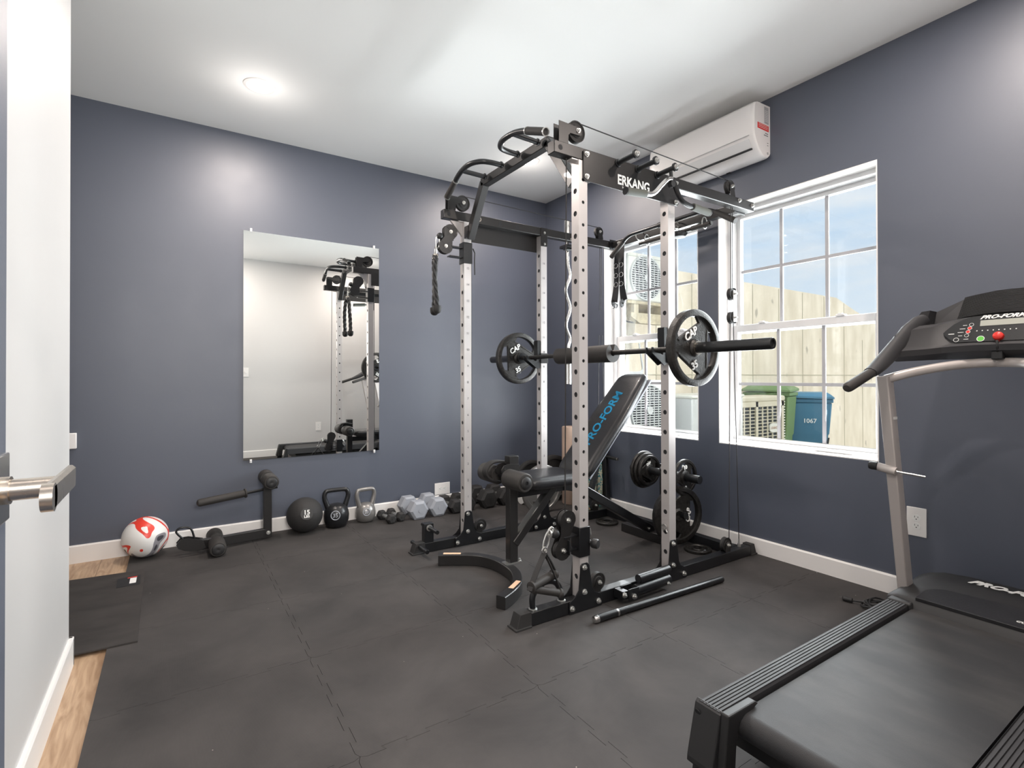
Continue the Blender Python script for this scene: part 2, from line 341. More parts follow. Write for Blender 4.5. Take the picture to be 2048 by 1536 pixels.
struct('wall_hall', bm, 'white_paint', smooth=0)
def baseboard(name, pts):
    bm = B(); prof = [(0, 0), (.014, 0), (.014, .086), (.010, .094), (0, .094)]
    for (a, b, nrm) in pts:
        a, b, nrm = V(*a, FL), V(*b, FL), V(*nrm, 0)
        loft(bm, [[p+nrm*q+V(0, 0, h) for q, h in [(0, 0), (.014, 0), (.014, .098), (.010, .105), (0, .105)]] for p in (a, b)])
    struct(name, bm, 'trim', smooth=0)
baseboard('baseboard_back', [((XL, BW), (RW, BW), (0, -1))])
baseboard('baseboard_right', [((RW, NW), (RW, BW), (-1, 0))])
baseboard('baseboard_left', [((LW, NW), (LW, 2.557), (1, 0)), ((LW-.12, 2.545), (LW+.014, 2.545), (0, 1))])
baseboard('baseboard_near', [((DX1+.07, NW), (RW, NW), (0, 1))])
bm = B()                                    # door casing
for x0, x1 in ((DX0-.07, DX0), (DX1, DX1+.07)): box(bm, x0, x1, NW-.13, NW+.012, FL, DH+.07)
box(bm, DX0, DX1, NW-.13, NW+.012, DH, DH+.07)
struct('trim_1', bm, 'trim', smooth=0, bev=.002)
# windows: white returns, vinyl frame, two sashes with 3 x 2 grilles
def window(n, y0, y1):
    z0, z1 = WZ0, WZ1
    bm = B(); t = .006                      # drywall returns
    box(bm, RW-.0005, 3.075, y0, y0+t, z0, z1); box(bm, RW-.0005, 3.075, y1-t, y1, z0, z1); box(bm, RW-.0005, 3.075, y0+t, y1-t, z1-t, z1)
    box(bm, RW-.0005, 3.075, y0+t, y1-t, z0, z0+t)
    f = struct('window_%d' % n, bm, 'trim', smooth=0)
    bm = B(); a, b, w = 3.075, 3.18, .032
    box(bm, a, b, y0, y0+w, z0, z1); box(bm, a, b, y1-w, y1, z0, z1); box(bm, a, b, y0+w, y1-w, z0, z0+w*.8); box(bm, a, b, y0+w, y1-w, z1-w, z1)
    obj('window_frame', bm, 'vinyl', f, bev=.002)
    zr0, zr1 = 1.362, 1.418
    def sash(nm, xa, xb, s0, s1, gz0, gz1, gy0, gy1):
        bm = B(); box(bm, xa, xb, y0+w, gy0, s0, s1); box(bm, xa, xb, gy1, y1-w, s0, s1); box(bm, xa, xb, gy0, gy1, s0, gz0); box(bm, xa, xb, gy0, gy1, gz1, s1)
        s = obj(nm, bm, 'vinyl', f, bev=.003)
        m = (xa+xb)/2; bm = B(); g = .0095
        for k in (1, 2):
            yy = gy0+(gy1-gy0)*k/3; box(bm, m-.004, m+.004, yy-g, yy+g, gz0, gz1)
        zz = (gz0+gz1)/2; box(bm, m-.0035, m+.0035, gy0, gy1, zz-g, zz+g)
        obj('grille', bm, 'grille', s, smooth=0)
        obj('pane', box(B(), m+.006, m+.009, gy0, gy1, gz0, gz1), 'glass', s, smooth=0)
        return s
    lo = sash('lower_sash', 3.095, 3.132, z0+.026, zr1-.006, .690, zr0+.006, y0+.060, y1-.060)
    up = sash('upper_sash', 3.136, 3.172, zr0, z1-w, zr1, 2.118, y0+.056, y1-.056)
    for q in (.25, .75):
        yy = y0+(y1-y0)*q; bm = B(); box(bm, 3.088, 3.125, yy-.022, yy+.022, zr1-.006, zr1+.004); box(bm, 3.092, 3.115, yy-.008, yy+.014, zr1+.004, zr1+.010); obj('sash_lock', bm, 'vinyl', f, bev=.002)
    return f
w1 = window(1, *W1); w2 = window(2, *W0)
bm = B(); box(bm, 3.068, 3.097, 1.33, 1.52, .652, .664); box(bm, 3.062, 3.08, 1.33, 1.52, .664, .668); obj('sash_lift', bm, 'vinyl', w1, bev=.002)

# ------------------------------------------------------------------ recessed lamps
for (x, y, lb) in ((.405, 3.245, 'round recessed ceiling light above the wall mirror'), (2.285, 3.243, 'round recessed ceiling light near the corner behind the pull-up bars'),
                   (2.285, .58, 'round recessed ceiling light over the treadmill, seen in the mirror'), (.405, .58, 'round recessed ceiling light just inside the doorway')):
    t = thing('recessed_light', lb, 'light', (x, y, HC), 'recessed ceiling lights')
    obj('trim_ring', lathe(B(), (x, y, HC), (0, 0, -1), [(.085, 0), (.083, .004), (.068, .007), (.066, .003)], closed=False), 'trim', t)
    obj('lamp_lens', lathe(B(), (x, y, HC-.003), (0, 0, -1), [(.064, 0), (.064, .002), (.05, .004), (.0, .0055)]), 'lens', t)
    light('lamp_light', 'AREA', (x, y, HC-.012), 22, (1, .88, .80), shape='DISK', size=.12)
    light('spill_fill', 'POINT', (x, y, HC-.20), 1.8, (1, .93, .88), shadow_soft_size=.06)  # added unseen point light below the lens, brightens the ceiling around it

# ------------------------------------------------------------------ wall outlets, switch, thermostat
def outlet(loc, nrm, up, label, w=.079, h=.124, kind='outlet'):
    nrm, up = Vector(nrm), Vector(up); s = up.cross(nrm)
    t = thing(kind if kind != 'outlet' else 'wall_outlet', label, 'wall outlet' if kind == 'outlet' else 'light switch', loc)
    def lb(bm, mname, nm, bev=0): xf(bm, Matrix.Translation(loc) @ Matrix((s, up, nrm)).transposed().to_4x4()); return obj(nm, bm, mname, t, bev=bev)
    lb(box(B(), -w/2, w/2, -h/2, h/2, 0, .006), 'trim', 'cover_plate', .002)
    if kind == 'outlet':
        for q in (-1, 1):
            bm = B(); bk = B()
            c = V(0, q*.0195, .006); lathe(bm, c, (0, 0, 1), [(.0165, 0), (.0165, .0012), (0, .0014)], n=24)
            for sx, hh in ((-.0065, .008), (.0065, .0065)): box(bk, c.x+sx-.001, c.x+sx+.001, c.y+.001, c.y+.001+hh, .0074, .0079)
            cyl(bk, c+V(0, -.006, .0014), c+V(0, -.006, .0019), .0026, n=10)
            lb(bm, 'white', 'socket_face'); lb(bk, 'ac_dark', 'socket_slots')
    else:
        lb(box(B(), -.005, .005, -.011, .011, .006, .017), 'white', 'toggle')
outlet(V(RW, 1.008, .378), (-1, 0, 0), (0, 0, 1), 'white upright outlet plate on the navy wall beside the treadmill upright', h=.137)
outlet(V(1.884, BW, .146), (0, -1, 0), (1, 0, 0), 'white sideways outlet plate low on the wall above the dumbbells', w=.096, h=.139)
outlet(V(.82, NW, 1.175), (0, 1, 0), (0, 0, 1), 'white light switch on the white wall, seen at the mirror\'s left edge', kind='light_switch')
outlet(V(1.78, NW, .385), (0, 1, 0), (0, 0, 1), 'white outlet on the white wall, seen near the bottom of the mirror')
# small holder on the back wall, half hidden by the partition
t = thing('remote_holder', 'small white remote control holder on the wall at the partition edge', 'holder', (-.52, BW, .80))
obj('holder_body', box(B(), -.575, -.477, BW-.030, BW-.006, .662, .754), 'ac', t, bev=.004)
obj('back_plate', box(B(), -.60, -.517, BW-.006, BW-.0005, .634, .810), 'plastic', t, bev=.002)

# ------------------------------------------------------------------ mirror
t = thing('wall_mirror', 'tall frameless mirror clipped to the navy wall', 'mirror', (.866, BW, .512))
mh = 1.572
obj('mirror_glass', box(B(), .394, 1.339, BW-.013, BW-.008, .512, .512+mh), 'mirror', t, smooth=0)
bm = B(); box(bm, .394, 1.339, BW-.0079, BW-.004, .513, .511+mh); obj('mirror_backing', bm, 'trim', t, smooth=0)
for x in (.44, 1.30):
    for z in (.505, .512+mh+.007):
        bm = B(); box(bm, x-.007, x+.007, BW-.018, BW-.0005, z-.012, z+.012); cyl(bm, (x, BW-.018, z), (x, BW-.021, z), .004, n=10); obj('mirror_clip', bm, 'vinyl', t, bev=.002)
t.rotation_euler = (math.radians(-.14), 0, 0)

# ------------------------------------------------------------------ interlocking floor tiles and rubber mat
xs = [-.222, .442, 1.062, 1.717, 2.34, RW-.0145]; ys = [NW+.10-.08, .22, .841, 1.462, 2.083, 2.712, 3.335, BW-.0145]
def line_pts(vals, fixed, horiz, border):
    """profile of one shared seam between two grid nodes, in increasing order, without the end node"""
    a, b = vals
    if border: return [((a, fixed) if horiz else (fixed, a))]
    n = 9; st = (b-a)/n; am = .0085; seq = [(a, 0)]
    for k in range(n):
        d = am if k % 2 else -am
        s0, s1 = a+st*k, a+st*(k+1)
        seq.append((s0+(.018 if k == 0 else (-.005)), d)); seq.append((s1-(.018 if k == n-1 else -.005), d))
    return [(p, fixed+e) if horiz else (fixed+e, p) for p, e in seq]
for i in range(len(xs)-1):
    for j in range(len(ys)-1):
        x0, x1, y0, y1 = xs[i], xs[i+1], ys[j], ys[j+1]
        bot = line_pts((x0, x1), y0, True, j == 0); rgt = line_pts((y0, y1), x1, False, i == len(xs)-2)
        top = line_pts((x0, x1), y1, True, j == len(ys)-2)[1:][::-1]; lft = line_pts((y0, y1), x0, False, i == 0)[1:][::-1]
        pts = bot+rgt+[(x1, y1)]+top+[(x0, y1)]+lft
        cx, cy = (x0+x1)/2, (y0+y1)/2
        g = .9980; pts = [(cx+(p-cx)*g, cy+(q-cy)*g) for p, q in pts]
        bm = prism(B(), pts, 'z', FL+.0005, 0)
        o = obj('foam_tile', bm, 'tile', smooth=0); tag(o, 'square charcoal foam tile interlocked into the gym flooring', 'floor tile', 'interlocking foam floor tiles')
t = thing('rubber_mat', 'flat black rubber mat overlapping the wood floor at the partition', 'mat', (-.5, 3.0, 0))
bm = B(); prism(bm, [(-1.05, 2.62), (-.33, 2.600), (-.122, 2.592), (-.135, 3.535), (-.48, 3.568), (-1.05, 3.60)], 'z', .0006, .0066); obj('mat_sheet', bm, 'mat', t, smooth=0)
tg = obj('care_label', prism(B(), [(-.245, 3.30), (-.145, 3.30), (-.150, 3.455), (-.250, 3.44)], 'z', .0067, .0073), 'ac_dark', t, smooth=0)
bm = B(); prism(bm, [(-.193, 3.335), (-.165, 3.335), (-.165, 3.42), (-.193, 3.42)], 'z', .0073, .0077); obj('label_text_panel', bm, 'white', tg, smooth=0)
bm = B(); prism(bm, [(-.205, 3.424), (-.165, 3.428), (-.163, 3.44), (-.205, 3.436)], 'z', .0073, .0077); obj('label_red_mark', bm, 'red', tg, smooth=0)

# ------------------------------------------------------------------ open door with lever at the left edge
t = thing('panel_door', 'dark painted door standing open at the left, its edge in view', 'door', (-.165, -.02, FL))
DXF = -.149
obj('door_slab', box(B(), DXF-.035, DXF, -.04, .753, .006, 2.03), 'navy', t, bev=.002)
lv = V(DXF, .69, .962)
obj('rose_plate', box(B(), DXF, DXF+.009, .655, .722, lv.z-.034, lv.z+.034), 'chrome', t, bev=.0015, label='square chrome rose plate')
bm = B(); cyl(bm, lv+V(.009, 0, 0), lv+V(.016, 0, 0), .0135); cyl(bm, lv+V(.016, 0, 0), lv+V(.053, 0, 0), .0105)
hb = obj('lever_handle', bm, 'chrome_dull', t)
bm = B(); a, b = V(DXF+.053, .748, lv.z), V(DXF+.053, .628, lv.z)
sweep(bm, [a, b], rect(.009, .026, .003)); cyl(bm, b+V(-.0045, 0, 0), b+V(.0045, 0, 0), .013, n=24)
obj('lever_blade', bm, 'chrome_dull', hb, smooth=20)
# ------------------------------------------------------------------ power rack
YN, YF, WU = 1.812, 2.935, .052            # near and far side frames (front faces), tube width
XF, XR = 1.557, 2.170                       # front and rear uprights
ZT = 2.078
rack = thing('power_rack', 'silver and black power rack with pulleys in front of the windows', 'power rack', (1.9, 2.4, 0))
def strip(bm, O, Sd, w, z0, z1, centers, r, N_, p=.105, deep=.003):
    """one tube wall with round holes punched through it"""
    O, Sd, N_ = Vector(O), Vector(Sd), Vector(N_)
    def pt(s, z, d=0): return bm.verts.new(O+Sd*s+V(0, 0, z-O.z)-N_*d)
    def quad(za, zb):
        if zb-za > 1e-4: bm.faces.new((pt(0, za), pt(w, za), pt(w, zb), pt(0, zb)))
    z = z0
    for c in centers:
        a, b = max(c-p/2, z0), min(c+p/2, z1); quad(z, a); z = b
        n = 16; outp = []; inp = []
        for k in range(n):
            t = k/4; e = int(t); f = t-e
            s, q = [(-1+2*f, -1), (1, -1+2*f), (1-2*f, 1), (-1, 1-2*f)][e]
            an = math.radians(225)+2*PI*k/n
            outp.append(pt(w/2+s*w/2, (a+b)/2+q*(b-a)/2)); inp.append((w/2+r*math.cos(an), c+r*math.sin(an)))
        i0 = [pt(s, q) for s, q in inp]; i1 = [pt(s, q, deep) for s, q in inp]
        for k in range(n):
            m = (k+1) % n
            bm.faces.new((outp[k], outp[m], i0[m], i0[k])); bm.faces.new((i0[k], i0[m], i1[m], i1[k]))
    quad(z, z1)
ZH = [.468-.105*3+.105*k for k in range(19)]
def upright(x, y, small):
    bm = B(); z0, z1 = .02, ZT
    big = [z for z in ZH if z < 2.03]; sm = [.519-.105*3+.105*k for k in range(18)] if small else []
    for O, Sd, N_, cs, r in (((x, y, z0), (0, 1, 0), (-1, 0, 0), big, .0125), ((x+WU, y, z0), (0, 1, 0), (1, 0, 0), big, .0125),
                             ((x, y, z0), (1, 0, 0), (0, -1, 0), sm if y < 2.5 else [], .008), ((x, y+WU, z0), (1, 0, 0), (0, 1, 0), sm, .008)):
        strip(bm, O, Sd, WU, z0, z1, cs, r, N_)
    bmesh.ops.remove_doubles(bm, verts=bm.verts, dist=1e-5)
    u = obj('upright', bm, 'silver', rack, smooth=0)
    obj('hole_shade_core', box(B(), x+.0042, x+WU-.0042, y+.0042, y+WU-.0042, z0+.002, z1-.002), 'ac_dark', u, smooth=0)  # dark core added inside the tube, stands in for shade in the holes
    return u
u1 = upright(XF, YN, True); u2 = upright(XR, YN, False); u3 = upright(XF, YF, False); u4 = upright(XR, YF, False)
def numbers(par, x, n, z0):
    bm = B()
    for k in range(1, n+1): merge(bm, text_bm(str(k), .021, (x, YF-.0008, z0+.105*(k-1)-.007), (1, 0, 0), (0, 0, 1), .0003, align='CENTER'))
    obj('position_numbers', bm, 'greymark', par, smooth=0)
numbers(u3, XF+.027, 15, .309); numbers(u4, XR+.024, 16, .309)
# side frames: floor beams, feet, gussets, top beams
def bolt(p, ax=(0, -1, 0), par=None): obj('bolt', hexbolt(p, ax), 'zinc', par or rack, smooth=30)
for y in (YN, YF):
    bm = B(); box(bm, 1.27, 2.93, y+.001, y+.051, .001, .060); obj('base_beam', bm, 'black', rack, bev=.003)
    for xa, xb, s in ((1.201, 1.285, 1), (2.90, 2.962, -1)):
        bm = B()
        xo, xi = (xa, xb) if s > 0 else (xb, xa)
        loft(bm, [[V(xo, y-.006, 0), V(xi, y-.006, 0), V(xi, y+.062, 0), V(xo, y+.062, 0)], [V(xo, y-.006, .008), V(xi, y-.006, .008), V(xi, y+.062, .008), V(xo, y+.062, .008)],
                  [V(xo+.008*s, y-.003, .009), V(xi, y-.003, .009), V(xi, y+.056, .009), V(xo+.008*s, y+.056, .009)], [V(xo+.026*s, y-.001, .066), V(xi, y-.001, .066), V(xi, y+.053, .066), V(xo+.026*s, y+.053, .066)]])
        obj('foot_cap', bm, 'rubber', rack, bev=.003)
    for x in (XF, XR):
        c = x+WU/2
        pts = [(c-.092, .002), (c+.105, .002), (c+.105, .050), (c+.095, .058), (c+.058, .075), (c+.044, .10), (c+.027, .205), (c+.015, .218), (c-.015, .218), (c-.024, .21), (c-.036, .10), (c-.060, .072), (c-.092, .055)]
        for ya in (y-.006, y+.053):
            obj('base_gusset', prism(B(), pts, 'y', ya, ya+.005), 'black', rack, smooth=0, bev=.001)
        for bx, bz in ((c-.004, .200), (c-.004, .088), (c+.082, .027), (c-.078, .028)): bolt((bx, y-.006, bz))
    bm = B(); box(bm, 1.415, 2.951, y, y+.050, 2.080, 2.136)
    o = obj('top_beam', bm, 'plate_steel' if y < 2 else 'black_warm', rack, bev=.003)
    bm = B()
    for x in ((1.45,) if y < 2 else (1.45, 1.67, 1.83, 1.97)): cyl(bm, (x, y-.0006, 2.108), (x, y+.01, 2.108), .0125, n=18)
    obj('bolt_holes', bm, 'ac_dark', o, smooth=0)
    bm = B()
    if y > 2: prism(bm, [(1.47, ZT-.002), (XF-.001, ZT-.002), (XF-.001, 1.985)], 'y', y+.018, y+.034)
    box(bm, 1.52, XF+WU+.006, y+.004, y+.046, ZT-.004, ZT+.001); obj('top_bracket', bm, 'silver', rack, smooth=0)
for bx, bz in ((2.80, 2.120), (2.93, 2.112)): bolt((bx, YN, bz))
# side panels carrying the lettering
nb = prism(B(), [(1.580, 1.992), (1.588, 1.984), (2.236, 1.984), (2.244, 1.992), (2.244, 2.112), (2.236, 2.120), (2.225, 2.120), (1.588, 2.128), (1.580, 2.120)], 'y', YN-.0075, YN-.001)
pn = obj('name_panel', nb, 'plate_steel', rack, smooth=0, bev=.001)
tb = text_bm('ERKANG', .066, (1.795, YN-.0083, 2.012), (1, 0, 0), (0, 0, 1), .0004, offset=.0016, sx=.87); obj('panel_lettering', tb, 'white', pn, smooth=0)
obj('panel_mark', text_bm('»', .02, (1.826, YN-.0083, 1.996), (1, 0, 0), (0, 0, 1), .0004), 'white', pn, smooth=0)
for bx, bz in ((1.598, 2.108), (1.598, 2.004), (2.222, 2.100), (2.222, 1.999)): bolt((bx, YN-.0075, bz))
obj('side_panel', box(B(), 1.585, 2.235, YF+.053, YF+.058, 1.968, 2.085), 'plate_steel', rack, bev=.001)
for bx, bz in ((XR+.027, 2.10), (XR+.027, 2.02), (2.45, 2.09)): bolt((bx, YF, bz))
obj('top_clamp', box(B(), XR-.002, XR+WU+.002, YF-.005, YF, 2.005, 2.135), 'plate_steel', rack, bev=.001)
for k, x in enumerate((1.798, 1.935, 2.075)):
    bm = B(); cyl(bm, (x, YN-.008, 2.112), (x, YN-.014, 2.112), .019); cyl(bm, (x, YN-.014, 2.112), (x+.008, 1.70, 2.118), .0125); cyl(bm, (x+.008, 1.70, 2.118), (x+.0085, 1.690, 2.1185), .021)
    p = obj('storage_peg', bm, 'black', rack, bev=.001); obj('peg_bolt', hexbolt((x+.0085, 1.690, 2.1185), (0, -1, 0), .013), 'zinc', p)
# pull-up bar: raised frame between the two front uprights with grips
bm = B(); ax = XF+.026
pth = [V(ax, YF-.030, 1.965), V(ax, 2.715, 2.262), V(ax, 2.070, 2.262), V(ax, YN+.060, 1.985)]
sweep(bm, [pth[0], pth[1]], rect(.050, .046, .003), up=(1, 0, 0))
pb = obj('pull_up_frame', bm, 'black_warm', rack, bev=.002)
obj('frame_leg', sweep(B(), [pth[2], pth[3]], rect(.050, .046, .003), up=(1, 0, 0)), 'black_warm', pb, bev=.002)
bm = B(); sweep(bm, [pth[1]+V(0, .012, 0), pth[2]+V(0, -.012, 0)], rect(.046, .050, .003)); obj('cross_tube', bm, 'plate_steel', pb, bev=.002)
obj('frame_foot', box(B(), ax-.027, ax+.027, YF-.056, YF-.006, 1.965, 2.04), 'black', pb)
bolt((ax, YF-.056, 1.995))
YC = 2.368
for s in (1, -1):
    Y = lambda d: YC+s*d
    pts = smooth_pts([(1.545, Y(.082), 2.268), (1.47, Y(.084), 2.268), (1.415, Y(.105), 2.268), (1.385, Y(.17), 2.270), (1.385, Y(.26), 2.268), (1.392, Y(.34), 2.252), (1.400, Y(.42), 2.222), (1.404, Y(.452), 2.206)], 5)
    h = obj('pull_up_handle', tube(B(), pts, .0145), 'black', pb)
    obj('handle_grip', tube(B(), [(1.397, Y(.375), 2.240), (1.405, Y(.50), 2.188)], .0185, 18), 'foam', h, bev=.001)
    for q in ((1.397, Y(.372), 2.2415), (1.4055, Y(.505), 2.186)): obj('grip_ring', lathe(B(), q, (0, s, -.42), [(.0155, -.003), (.0195, -.003), (.0195, .003), (.0155, .003)], closed=True), 'zinc', h)
    obj('handle_brace', tube(B(), [(1.545, Y(.265), 2.262), (1.392, Y(.268), 2.266)], .0135), 'black', h)
    for q, z in ((.265, 2.262), (.082, 2.268)): obj('weld_collar', cyl(B(), (1.536, Y(q), z), (1.53, Y(q), z), .019), 'black', h)
# rear cross tubes (top and floor)
bm = B(); box(bm, 2.86, 2.91, YN+.05, YF+.002, 2.082, 2.132); rc = obj('rear_top_beam', bm, 'plate_steel', rack, bev=.003)
for y in (YN+.054, YF-.006): obj('beam_flange', box(B(), 2.83, 2.94, y-.002, y+.003, 2.07, 2.145), 'black', rc, bev=.001)
for y in (2.86, 2.80): bolt((2.86, y, 2.107), (-1, 0, 0))
bm = B(); box(bm, 2.80, 2.85, YN+.05, YF+.002, .002, .062); obj('rear_floor_beam', bm, 'black', rack, bev=.003)
# pulleys
def wheel_bm(c, r, ax=(0, 1, 0), w=.024):
    c = Vector(c); bm = lathe(B(), c, ax, [(.010, -w/2), (r*.55, -w/2), (r*.62, -w/2+.004), (r*.86, -w/2+.004), (r*.9, -w/2), (r, -w/2), (r, -w/2+.003), (r*.86, 0), (r, w/2-.003), (r, w/2), (r*.9, w/2), (r*.86, w/2-.004), (r*.62, w/2-.004), (r*.55, w/2), (.010, w/2)], 36)
    return bm
def pulley(c, r, post, par=None, face=-1, mat_='rubber'):
    """wheel between two cheek plates standing on post (x, z)"""
    c = Vector(c); p = obj('pulley_wheel', wheel_bm(c, r), mat_, par or rack)
    bm = B()
    for sy in (-1, 1):
        y = c.y+sy*.017; dx, dz = post[0]-c.x, post[1]-c.z; l = math.hypot(dx, dz); nx, nz = -dz/l, dx/l; h = .019
        pts = [(c.x+nx*h-dx/l*.012, c.z+nz*h-dz/l*.012), (post[0]+nx*h*1.2, post[1]+nz*h*1.2), (post[0]-nx*h*1.2, post[1]-nz*h*1.2), (c.x-nx*h-dx/l*.012, c.z-nz*h-dz/l*.012), (c.x-nx*h*.6-dx/l*.019, c.z-nz*h*.6-dz/l*.019), (c.x+nx*h*.6-dx/l*.019, c.z+nz*h*.6-dz/l*.019)]
        obj('pulley_bracket', prism(B(), pts, 'y', y-.0015, y+.0015), 'black_warm', p, smooth=0)
    obj('axle_bolt', hexbolt(c+V(0, -.0185, 0), (0, -1, 0), .010), 'zinc', p)
    return p
for y, zt in ((YN+.026, 2.212), (YF+.026, 2.200)):
    # front top pulley with its L-shaped bracket
    x = 1.558
    p = obj('pulley_wheel', wheel_bm((x, y, zt), .050), 'rubber', rack)
    for sy in (-1, 1): obj('pulley_bracket', prism(B(), [(1.447, 2.137), (1.500, 2.137), (1.502, 2.178), (1.512, 2.190), (1.575, 2.192), (1.582, 2.205), (1.578, 2.226), (1.535, 2.229), (1.447, 2.232)], 'y', y+sy*.019-.0015, y+sy*.019+.0015), 'plate_steel' if y < 2 else 'black_warm', p, smooth=0)
    obj('axle_bolt', hexbolt((x, y-.0205, zt), (0, -1, 0), .011), 'zinc', p)
    pulley((2.742, y, 2.196), .038, (2.752, 2.136))
    pulley((1.686, y, .104), .042, (1.668, .060)); pulley((2.690, y, .100), .040, (2.690, .060))
    cab = B()
    tube(cab, [(x-.003, y, zt+.048), (2.735, y, 2.232)], .0028, 8); tube(cab, [(1.506, y, zt-.02), (1.492, y, .46 if y < 2 else 1.95)], .0028, 8)
    if y > 2: tube(cab, [(1.545, y, 2.15), (1.50, y, 1.98)], .0026, 8)
    for xx_, xl in ((2.775, 2.768), (2.758, 2.750)): tube(cab, [(xx_-.002, y, 2.17), (xl, y, 1.59)], .0022, 8)
    tube(cab, [(2.724, y, .12), (2.744, y, 1.40)], .0024, 8); tube(cab, [(2.822, y, .075), (2.776, y, 1.40)], .0024, 8)
    if y > 2: tube(cab, [(1.624, y, .12), (1.624, y, 2.02)], .0028, 8)
    obj('cable', cab, 'rubber', rack)
    # double travelling pulley block
    if y > 2: continue
    tp = obj('travelling_pulley', wheel_bm((2.764, y, 1.565), .036), 'rubber', rack); obj('travelling_pulley', wheel_bm((2.764, y, 1.425), .036), 'rubber', rack)
    for sy in (-1, 1): obj('link_plate', sweep(B(), [(2.764-.004*sy, y+sy*.017, 1.585), (2.764-.004*sy, y+sy*.017, 1.400)], rect(.034, .003, .0006), up=(0, 1, 0)), 'silver', tp, bev=.001, label='bright metal link plate')
    for z in (1.565, 1.425): obj('axle_bolt', hexbolt((2.764, y-.0195, z), (0, -1, 0), .009), 'zinc', tp)
    bm = B(); tube(bm, [(2.822, y, .11), (2.822, y, .062)], .004, 8); cyl(bm, (2.822, y, .062), (2.822, y, .078), .010, n=12); obj('cable_end', bm, 'zinc', rack)
# sliding pulley carriages on the front uprights
def carriage(y, zc, hgt, flip):
    sl = B(); a = .006
    loft(sl, [[V(XF-a, y-a, z), V(XF+WU+a, y-a, z), V(XF+WU+a, y+WU+a, z), V(XF-a, y+WU+a, z)] for z in (zc-hgt/2, zc+hgt/2)], cap=True)
    c = obj('pulley_carriage', sl, 'black', rack, bev=.002)
    for z in (zc+.032, zc-.030): obj('carriage_arm', box(B(), XF-.085 if z > zc else XF-.098, XF-.004, y+.006, y+.046, z-.004, z+.004), 'black', c, bev=.001)
    if not flip: obj('carriage_plate', box(B(), XF-.066, XF-.060, y-.004, y+.050, zc-.045, zc+.020), 'black', c, bev=.001)
    return c
ca = carriage(YN, .315, .136, False); cb = carriage(YF, 1.877, .135, True)
bm = B(); cyl(bm, (1.607, YN+.0, .33), (1.607, YN-.022, .325), .008); cyl(bm, (1.626, YN-.005, .318), (1.640, YN-.038, .308), .021, .021, 28)
bm2 = lathe(B(), (1.634, YN-.02, .302), (.35, -.93, 0), [(.004, -.02), (.018, -.018), (.022, -.012), (.022, .010), (.018, .015), (0, .016)], 32); merge(bm2, cyl(B(), (1.612, YN-.003, .312), (1.632, YN-.018, .304), .0085))
bm.free(); obj('pop_pin_knob', bm2, 'plastic', ca)
obj('carriage_eye', tube(B(), [(1.622, YN+.02, .375), (1.638, YN+.02, .36), (1.640, YN+.02, .335)], .004, 8), 'zinc', ca)
bm = tube(B(), [(1.622, YF+.0, 1.91), (1.630, YF-.01, 1.88), (1.628, YF-.01, 1.83), (1.630, YF-.01, 1.74)], .004, 8); obj('pull_pin_lanyard', bm, 'rubber', cb)
def plate8(pa, pb, r, y0, y1):
    """figure-eight cheek plate"""
    a, b = Vector(pa), Vector(pb); d = (b-a); an = math.atan2(d.y, d.x); pts = []
    for k in range(13): t = an+PI/2+PI*k/12; t = t if True else t; pts.append((a.x+r*math.cos(t+0), a.y+r*math.sin(t+0)))
    m = (a+b)/2; nn = Vector((-d.y, d.x)).normalized()
    pts.append(tuple(m-nn*r*.62))
    for k in range(13): t = an-PI/2+PI*k/12; pts.append((b.x+r*math.cos(t), b.y+r*math.sin(t)))
    pts.append(tuple(m+nn*r*.62))
    return prism(B(), pts, 'y', y0, y1)
def pulley_pair(c, y, top, bot, r):
    """two stacked wheels between figure-eight cheeks"""
    w = wheel_bm((top[0], y, top[1]), r*.93, w=.022); merge(w, wheel_bm((bot[0], y, bot[1]), r*.93, w=.022)); pw = obj('pulley_wheels', w, 'rubber', c)
    bm = plate8(top, bot, r, y-.017, y-.0145); merge(bm, plate8(top, bot, r, y+.0145, y+.017)); ck = obj('cheek_plates', bm, 'black_warm', c, smooth=0)
    bm = B()
    for p in (top, bot):
        for k in range(4):
            an = PI/4+k*PI/2; x1, z1, x2, z2 = p[0]+.45*r*math.cos(an), p[1]+.45*r*math.sin(an), p[0]+.8*r*math.cos(an), p[1]+.8*r*math.sin(an)
            sweep(bm, [(x1, y-.0172, z1), (x2, y-.0172, z2)], [(-.0022, -.0004), (.0022, -.0004), (.0022, .0004), (-.0022, .0004)], up=(0, 1, 0))
    for q in (top, bot): obj('axle_bolt', hexbolt((q[0], y-.017, q[1]), (0, -1, 0), .011), 'zinc', c)
    obj('cheek_slots', bm, 'ac_dark', c, smooth=0)
pulley_pair(ca, YN+.026, (1.497, .425), (1.468, .292), .044)
pulley_pair(cb, YF+.026, (1.468, 2.000), (1.433, 1.905), .048)
obj('cable_stop_ball', sph(B(), (1.432, YN+.026, .372), .022), 'plastic', ca); obj('cable_stop_ball', sph(B(), (1.400, YF+.026, 1.966), .021), 'plastic', cb)
